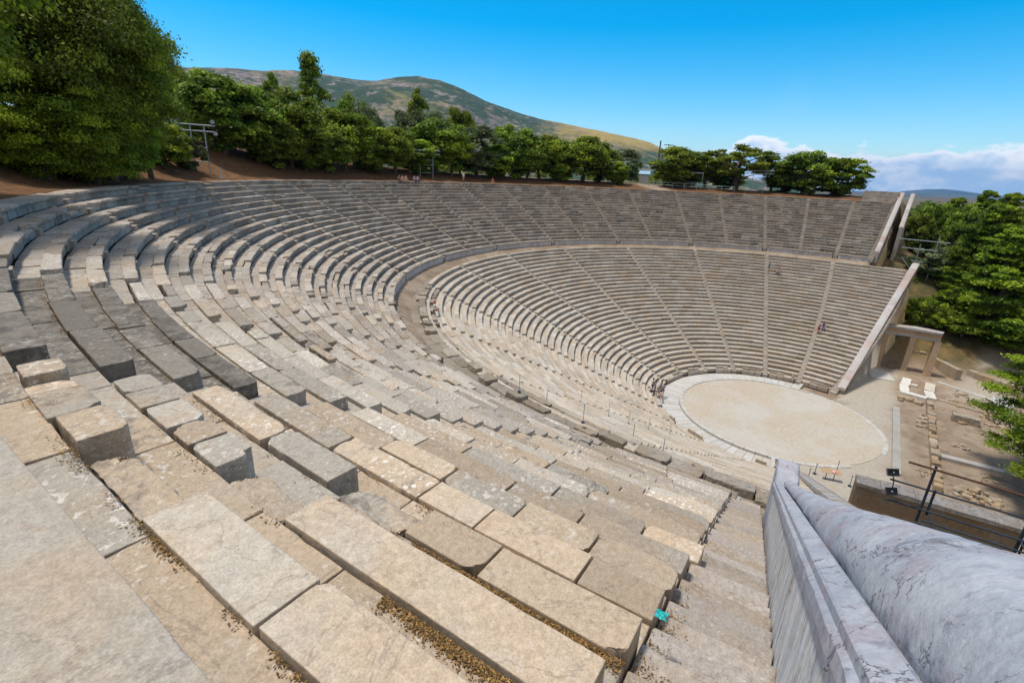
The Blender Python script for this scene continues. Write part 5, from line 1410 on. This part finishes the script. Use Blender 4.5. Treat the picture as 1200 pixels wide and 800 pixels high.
def person(label, loc, face, pose, top, trousers, shoes=(0.05, 0.05, 0.06), hair=(0.03, 0.02, 0.015), size=1.0, group=None, hat=None):
    body, hd, cr = pose_template(pose)
    t = thing('person', label, 'person', loc, group); t.rotation_euler = (0, 0, atan2(face[1], face[0])-pi/2); t.scale = (size, size, size)
    me = body.copy()
    for i, m in enumerate((SKIN, cloth(top), cloth(trousers), cloth(shoes))): me.materials[i] = m
    o = bpy.data.objects.new('body', me); C.objects.link(o); o.parent = t
    mb = MB(); c = Vector(hd)+Vector((0, -0.012, 0.035)); V = []; n = 10
    for i in range(6):
        a = pi/2*(i/5)*1.15
        for j in range(n):
            b = 2*pi*j/n; front = sin(b) > 0.3
            aa = a if not front else min(a, pi/2*0.72)
            V.append(c+Vector((0.107*sin(aa)*cos(b), 0.115*sin(aa)*sin(b), 0.118*cos(aa)-0.04*(a > 1.5)*(not front))))
    F = [(i*n+j, (i+1)*n+j, (i+1)*n+(j+1) % n, i*n+(j+1) % n) for i in range(5) for j in range(n)]
    mb.grid(V, F)
    hm = bpy.data.meshes.new('hair'); hm.from_pydata(mb.v, [], mb.f); hm.materials.append(cloth(hat or hair)); hm.update()
    h = bpy.data.objects.new('hair' if not hat else 'hat', hm); C.objects.link(h); h.parent = t
    return t

def people():
    seat_l = lambda n: L_Z0+n*L_DZ
    # group at the orchestra edge
    O = [(-0.15, 'person in bright blue top standing at the orchestra edge, rightmost of the group', 'stand', 0.0, 12.0, (0.04, 0.12, 0.62), (0.05, 0.09, 0.35)),
         (0, 'person in maroon top standing in the middle of the group at the orchestra edge', 'stand', -2.6, 12.35, (0.16, 0.02, 0.035), (0.05, 0.03, 0.04)),
         (0, 'person in violet blue top standing behind the maroon one at the orchestra edge', 'stand2', -3.8, 13.0, (0.20, 0.18, 0.6), (0.06, 0.05, 0.08)),
         (0, 'person in pinkish top at the back right of the group at the orchestra edge', 'stand2', -0.8, 13.3, (0.50, 0.24, 0.22), (0.12, 0.10, 0.09))]
    for _, lab, pose, da, r, top, tr in O:
        z = -0.12 if r < 12.3 else (0.37 if r < 12.6 else 0.42)
        if r > 12.3: z = 0.40 if r < 12.9 else 0.42
        if r >= 13.0: z = L_Z0+L_DZ*int((r-L_R0)/L_DR)-0.05 if (r-L_R0)/L_DR % 1 > 0.5 else L_Z0+L_DZ*int((r-L_R0)/L_DR)
        person(lab, cyl(r, 78.6+da, z), (-cos(radians(78)), sin(radians(78))), pose, top, tr, group='visitors at the orchestra edge')
    person('person in white shirt sitting left of the standing group at the orchestra edge', cyl(13.55, 73.0, seat_l(1)), (-0.2, 1), 'sit', (0.72, 0.70, 0.68), (0.03, 0.03, 0.04), group='visitors at the orchestra edge')
    person('person in pale pink top sitting on the front bench beside the standing group', cyl(12.5, 71.0, 0.42), (-0.2, 1), 'sit2', (0.62, 0.46, 0.42), (0.2, 0.15, 0.12), group='visitors at the orchestra edge')
    # lone visitors
    n = 32; person('person with orange cap and white shirt sitting alone beside the curved walkway', cyl(L_R0+n*L_DR+0.1, 46.6, seat_l(n)), (-cos(radians(46)), sin(radians(46))), 'sit2', (0.72, 0.70, 0.68), (0.07, 0.09, 0.2), (0.05, 0.35, 0.35), hat=(0.65, 0.13, 0.02), size=1.05)
    n = 27; r = L_R0+n*L_DR+0.15
    person('person in teal shirt walking down the staircase at the right of the lower tier', cyl(r, 170.9, seat_l(n)-0.2), (-cos(radians(170)), sin(radians(170))), 'walk', (0.02, 0.22, 0.26), (0.03, 0.10, 0.12), (0.3, 0.3, 0.3))
    person('person in pale top sitting just right of the one in teal, lower tier', cyl(L_R0+27*L_DR+0.15, 168.3+5.0, seat_l(27)), (1, 0.1), 'sit', (0.55, 0.50, 0.50), (0.03, 0.03, 0.04))
    n = 13
    person('person in blue top sitting beside a maroon-clad one in the far right lower wedge', cyl(L_R0+n*L_DR+0.1, 188.9, seat_l(n)), (1, 0.15), 'sit', (0.05, 0.10, 0.55), (0.1, 0.12, 0.4), size=1.05)
    n = 12
    person('person in maroon top sitting below the one in blue in the far right lower wedge', cyl(L_R0+n*L_DR+0.1, 187.9, seat_l(n)), (1, 0.15), 'sit2', (0.22, 0.03, 0.03), (0.10, 0.04, 0.03), hair=(0.12, 0.03, 0.02), size=1.05)
    # on the rim
    def rim(px, dr, z, lab, pose, top, tr, grp=None, hair=(0.03, 0.02, 0.015)):
        p = rimpt(px, 56.6+dr); person(lab, (p[0], p[1], z), (-p[0], -p[1]), pose, top, tr, hair=hair, group=grp, size=1.05)
    def rimpt(px, r):
        d = ray(px, 211); d = d[:2]/np.linalg.norm(d[:2]); t = 5.0
        while hypot(CAM[0]+d[0]*t, CAM[1]+d[1]*t) < r or t < 8: t += 0.02
        return (CAM[0]+d[0]*t, CAM[1]+d[1]*t)
    zt = Z_F
    rim(467, 0.1, zt, 'person in dark top sitting on the rim, leftmost of the group at centre left', 'sit', (0.03, 0.03, 0.06), (0.04, 0.04, 0.08), 'group seated on the rim')
    rim(471, 0.1, zt, 'person in bright pink top sitting on the rim, second from left of the group', 'sit2', (0.75, 0.32, 0.34), (0.5, 0.35, 0.33), 'group seated on the rim')
    rim(475, 0.1, zt, 'person in pale rose top sitting on the rim, in the middle of the group', 'sit2', (0.70, 0.48, 0.46), (0.35, 0.12, 0.12), 'group seated on the rim')
    rim(485, 0.1, zt, 'person in lilac top sitting on the rim, second from right of the group', 'sit', (0.35, 0.33, 0.55), (0.05, 0.05, 0.12), 'group seated on the rim')
    rim(489, 0.1, zt, 'person in light violet top sitting on the rim, rightmost of the group', 'sit', (0.48, 0.42, 0.58), (0.08, 0.06, 0.14), 'group seated on the rim')
    rim(543, 1.6, zt+0.05, 'person in white shirt standing alone on the earth above the rim', 'stand', (0.72, 0.66, 0.60), (0.35, 0.22, 0.15))
    rim(577, 0.1, zt, 'person in red top sitting alone on the rim at centre', 'sit2', (0.55, 0.06, 0.06), (0.55, 0.38, 0.34), hair=(0.5, 0.05, 0.04))

# ------------------------------------------------------------------ mountains
def mountain(name, label, px, py, dist, base_d, base_z, mat, ns, amp, steps=46, back=1.25):
    xs = np.linspace(px[0], px[-1], ns); V = []; F = []
    for x in xs:
        y = float(np.interp(x, px, py)); d = ray(x, y); d = d/hypot(d[0], d[1]); dd = float(np.interp(x, px, dist)) if isinstance(dist, (list, tuple)) else dist
        zr = CAM[2]+d[2]*dd
        for i in range(steps+8):
            if i <= steps:
                f = i/steps; L = lerp(base_d, dd, f); X, Y = CAM[0]+d[0]*L, CAM[1]+d[1]*L
                w = f**1.25; z = lerp(base_z, zr, w)
                e = sin(pi*min(1, f*0.98))
                rg = 1-abs(noise.noise(Vector((X*2.2/dd, Y*2.2/dd, 1.0)))*2)
                z += amp*e*(0.55*(rg-0.6)+0.5*noise.fractal(Vector((X*7/dd, Y*7/dd, 2)), 0.9, 2.1, 5))*max(0.25, (zr-base_z)/450)
                if i == steps: z = zr+amp*0.03*noise.fractal(Vector((X*18/dd, Y*18/dd, 2)), 0.9, 2.1, 4)
            else:
                g_ = (i-steps)/7; L = lerp(dd, dd*back, g_); X, Y = CAM[0]+d[0]*L, CAM[1]+d[1]*L; z = lerp(zr, base_z, g_**1.4)
            V.append((X, Y, z))
    S = steps+8
    for a in range(ns-1):
        for i in range(S-1): F.append((a*S+i, (a+1)*S+i, (a+1)*S+i+1, a*S+i+1))
    me = bpy.data.meshes.new(name); me.from_pydata(V, [], F); me.materials.append(mat); me.polygons.foreach_set('use_smooth', [True]*len(F)); me.update()
    o = bpy.data.objects.new(name, me); C.objects.link(o); return tag(o, label, kind='structure')

def mountains():
    m, nt, b = new_mat('mountain_scrub_painted_light'); g = N(nt); p = g.pos()
    mp = g.n('ShaderNodeMapping'); g.link(p, mp.inputs[0]); mp.inputs['Scale'].default_value = (1, 1, 2.2)
    q = mp.outputs[0]
    n1 = g.noise(q, 0.0022, 7, 0.62, 0.4); n2 = g.noise(q, 0.012, 7, 0.68); n3 = g.noise(q, 0.05, 5, 0.65); n4 = g.noise(q, 0.004, 6, 0.6, 0.6)
    c = g.mix(g.ramp(n4, 0.42, 0.60), (0.23, 0.175, 0.18), (0.25, 0.20, 0.11))
    z = g.n('ShaderNodeSeparateXYZ'); g.link(p, z.inputs[0])
    c = g.mix(g.math('MULTIPLY', g.ramp(g.math('ADD', z.outputs[2], g.math('MULTIPLY', n2, 200)), 480, 640), 0.85), c, (0.46, 0.30, 0.085))  # sunlit mountain top, painted in as yellow ochre
    rd = g.n('ShaderNodeVectorMath', operation='DOT_PRODUCT'); g.link(p, rd.inputs[0]); rd.inputs[1].default_value = tuple(Vector((RGT[0], RGT[1], 0)).normalized())
    sun_gold = g.math('MULTIPLY', g.ramp(g.math('ADD', rd.outputs['Value'], g.math('MULTIPLY', g.math('SUBTRACT', n2, 0.5), 700)), 60, 330), g.ramp(g.math('ADD', z.outputs[2], g.math('MULTIPLY', n2, 170)), 185, 275))  # mask for sunlight on the right shoulder, painted as golden ground
    c = g.mix(g.math('MULTIPLY', g.ramp(n1, 0.46, 0.52), 0.92), c, (0.030, 0.065, 0.036))  # broad dark scrub patches, which also paint in the cloud shadows
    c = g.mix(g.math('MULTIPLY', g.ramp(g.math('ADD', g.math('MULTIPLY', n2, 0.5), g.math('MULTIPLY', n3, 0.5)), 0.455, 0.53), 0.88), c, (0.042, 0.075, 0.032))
    c = g.mix(g.math('MULTIPLY', g.ramp(g.noise(q, 0.018, 6, 0.7), 0.55, 0.62), 0.65), c, (0.36, 0.29, 0.28))
    c = g.mix(g.math('MULTIPLY', g.ramp(g.noise(q, 0.0035, 4, 0.6, 0.8), 0.62, 0.70), 0.6), c, (0.30, 0.27, 0.10))
    c = g.mix(g.math('MULTIPLY', sun_gold, 0.72), c, (0.46, 0.33, 0.09))
    g.link(c, b.inputs['Base Color']); b.inputs['Roughness'].default_value = 0.95
    g.bump(g.math('ADD', n2, g.math('MULTIPLY', n3, 0.5)), 1.0, 14.0, b)
    px = [120, 205, 230, 275, 310, 345, 380, 410, 440, 465, 490, 515, 540, 570, 600, 640, 680, 720, 760, 785, 830, 900, 960]
    py = [74, 79, 78.5, 79.5, 83, 83, 87, 93, 95, 91, 89, 93, 104, 119, 130, 141, 149, 157, 166.5, 178, 196, 214, 222]
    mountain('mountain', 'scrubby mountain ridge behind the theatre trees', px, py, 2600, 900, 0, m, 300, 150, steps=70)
    fm, nt, b = new_mat('far_hills'); g = N(nt); n = g.noise(g.pos(), 0.0012, 6, 0.6); g.link(g.mix(g.ramp(n, 0.4, 0.6), (0.05, 0.075, 0.045), (0.14, 0.14, 0.08)), b.inputs['Base Color'])
    mountain('distant_hills', 'blue distant hills on the right horizon', [1010, 1040, 1060, 1085, 1105, 1125, 1150, 1180, 1240], [232, 227, 224, 222, 221.5, 223.5, 227, 230, 238], 17000, 11000, -15, fm, 80, 120, 24)
    mountain('near_hills', 'green hill below the distant blue hills at right', [1000, 1040, 1062, 1085, 1110, 1150], [231, 229, 229.5, 234, 241, 250], 6000, 3200, -15, fm, 60, 60, 24)

# ------------------------------------------------------------------ sky, sun, camera
SUN_AZ = Vector((0.32, -0.947)).normalized(); SUN_EL = radians(72)
def sky():
    w = bpy.data.worlds.new('World'); bpy.context.scene.world = w; w.use_nodes = True
    nt = w.node_tree; nt.nodes.clear(); g = N(nt)
    out = g.n('ShaderNodeOutputWorld'); bg = g.n('ShaderNodeBackground'); g.link(bg.outputs[0], out.inputs[0])
    s = g.n('ShaderNodeTexSky'); s.sky_type = 'NISHITA'; s.sun_disc = False; s.sun_elevation = SUN_EL; s.sun_rotation = atan2(SUN_AZ.x, SUN_AZ.y)
    s.altitude = 300; s.air_density = 1.0; s.dust_density = 0.25; s.ozone_density = 2.5
    hs = g.n('ShaderNodeHueSaturation'); hs.inputs['Saturation'].default_value = SKY_SAT; hs.inputs['Hue'].default_value = SKY_HUE; hs.inputs['Value'].default_value = SKY_VAL
    g.link(s.outputs[0], hs.inputs['Color'])
    tc = g.n('ShaderNodeTexCoord').outputs['Generated']
    nv = g.vmath('NORMALIZE', tc); sp = g.n('ShaderNodeSeparateXYZ'); g.link(nv, sp.inputs[0]); el = sp.outputs[2]
    def az(px, lo, hi):
        d = ray(px, 220); d = d/np.linalg.norm(d); x = g.n('ShaderNodeVectorMath', operation='DOT_PRODUCT'); g.link(nv, x.inputs[0]); x.inputs[1].default_value = tuple(d)
        return g.ramp(x.outputs['Value'], cos(radians(lo)), cos(radians(hi)))
    mp = g.n('ShaderNodeMapping'); g.link(nv, mp.inputs[0]); mp.inputs['Scale'].default_value = (1, 1, 1.9)
    n = g.noise(mp.outputs[0], 16, 7, 0.56, 0.15); nb = g.noise(mp.outputs[0], 6.5, 3, 0.5)
    dens = g.math('ADD', g.math('MULTIPLY', n, 0.62), g.math('MULTIPLY', nb, 0.5))
    # upper limit of the cumulus bank rises towards the right
    lim = g.math('ADD', 0.045, g.math('ADD', g.math('MULTIPLY', az(1150, 17, 5), 0.033), g.math('ADD', g.math('MULTIPLY', az(786, 4.5, 1.0), 0.075), g.math('MULTIPLY', az(880, 7, 2.5), 0.048))))
    e = g.math('DIVIDE', el, lim)
    cover = g.math('SUBTRACT', dens, g.math('ADD', 0.335, g.math('MULTIPLY', g.math('POWER', g.math('MAXIMUM', e, 0.0), 2.0), 0.235)))
    cover = g.math('ADD', cover, g.math('MULTIPLY', g.math('SUBTRACT', az(1230, 45, 25), 1.0), 0.35))
    mask = g.math('MULTIPLY', g.ramp(cover, 0.0, 0.07), 0.95)
    mask = g.math('MULTIPLY', mask, g.ramp(el, -0.02, 0.0))
    n2 = g.noise(mp.outputs[0], 26, 6, 0.6)
    shade = g.ramp(g.math('ADD', cover, g.math('MULTIPLY', g.math('SUBTRACT', n2, 0.5), 0.25)), 0.03, 0.26)
    cc = g.mix(shade, (7.6, 7.6, 7.5), (3.3, 4.7, 6.2))
    wisp = g.math('MULTIPLY', g.ramp(g.noise(mp.outputs[0], 5, 5, 0.6, 0.5), 0.50, 0.75), g.ramp(el, 0.22, 0.04))
    sk = g.mix(g.math('MULTIPLY', wisp, 0.22), hs.outputs[0], (3.0, 4.6, 5.6))
    # unseen broken cloud cover overhead and behind the photographer, added as bright neutral fill
    fh = Vector((FWD[0], FWD[1], 0)).normalized(); dv = g.n('ShaderNodeVectorMath', operation='DOT_PRODUCT'); g.link(nv, dv.inputs[0]); dv.inputs[1].default_value = tuple(fh)
    away = g.math('SUBTRACT', g.math('MULTIPLY', el, 1.1), g.math('MULTIPLY', dv.outputs['Value'], 0.9))
    ov = g.ramp(g.math('ADD', away, g.math('MULTIPLY', g.math('SUBTRACT', nb, 0.5), 0.5)), 0.18, 0.5)
    ov = g.math('MULTIPLY', ov, g.ramp(n, 0.25, 0.5))
    allc = g.mix(mask, sk, cc)
    allc = g.mix(ov, allc, g.mix(g.ramp(n2, 0.3, 0.7), (2.9, 2.95, 3.05), (4.2, 4.2, 4.2)))
    g.link(allc, bg.inputs[0]); bg.inputs[1].default_value = SKY_STR
    sun = bpy.data.lights.new('sun', 'SUN'); sun.energy = SUN_STR; sun.angle = radians(8); sun.color = (1.0, 0.93, 0.82)
    o = bpy.data.objects.new('sun', sun); C.objects.link(o)
    d = Vector((SUN_AZ.x*cos(SUN_EL), SUN_AZ.y*cos(SUN_EL), sin(SUN_EL))); o.rotation_euler = d.to_track_quat('Z', 'Y').to_euler(); o.location = (0, -60, 80)

SKY_SAT, SKY_HUE, SKY_VAL, SKY_STR, SUN_STR, EXPOSURE = 1.62, 0.488, 1.06, 0.13, 2.8, 0.40

def haze():
    m = bpy.data.materials.new('haze_air'); m.use_nodes = True; nt = m.node_tree; nt.nodes.clear(); g = N(nt)
    out = g.n('ShaderNodeOutputMaterial'); v = g.n('ShaderNodeVolumePrincipled'); v.inputs['Color'].default_value = (0.12, 0.43, 1.0, 1); v.inputs['Density'].default_value = 4.2e-5
    v.inputs['Anisotropy'].default_value = 0.2
    g.link(v.outputs[0], out.inputs['Volume'])
    mb = MB(); mb.box((0, 0, -25), 40000, 40000, 780); o = mb.build('haze', m); tag(o, 'thin bluish air over the whole landscape', kind='stuff')

def camera():
    cd = bpy.data.cameras.new('camera'); o = bpy.data.objects.new('camera', cd); C.objects.link(o)
    cd.sensor_width = 36; cd.sensor_fit = 'HORIZONTAL'; cd.lens = FPX/1200*36; cd.clip_end = 60000; cd.clip_start = 0.05
    from mathutils import Matrix
    R_, U_, B_ = RGT, UPV, -FWD
    o.matrix_world = Matrix(((R_[0], U_[0], B_[0], CAM[0]), (R_[1], U_[1], B_[1], CAM[1]), (R_[2], U_[2], B_[2], CAM[2]), (0, 0, 0, 1)))
    bpy.context.scene.camera = o

def main():
    sc = bpy.context.scene
    sc.render.engine = 'CYCLES'; sc.view_settings.view_transform = 'Standard'; sc.view_settings.look = 'None'; sc.view_settings.gamma = 1; sc.view_settings.exposure = EXPOSURE
    sc.view_settings.use_curve_mapping = False
    sc.cycles.max_bounces = 6; sc.cycles.transparent_max_bounces = 4; sc.cycles.use_denoising = True
    build_ground(); orchestra(); ruins(); seating(); terrace_wall(); coping_wall(); end_walls(); gateway()
    rigs(); lone_posts(); litter(); trees(); people(); mountains(); sky(); camera()
    if HAZE: haze()
HAZE = True
main()
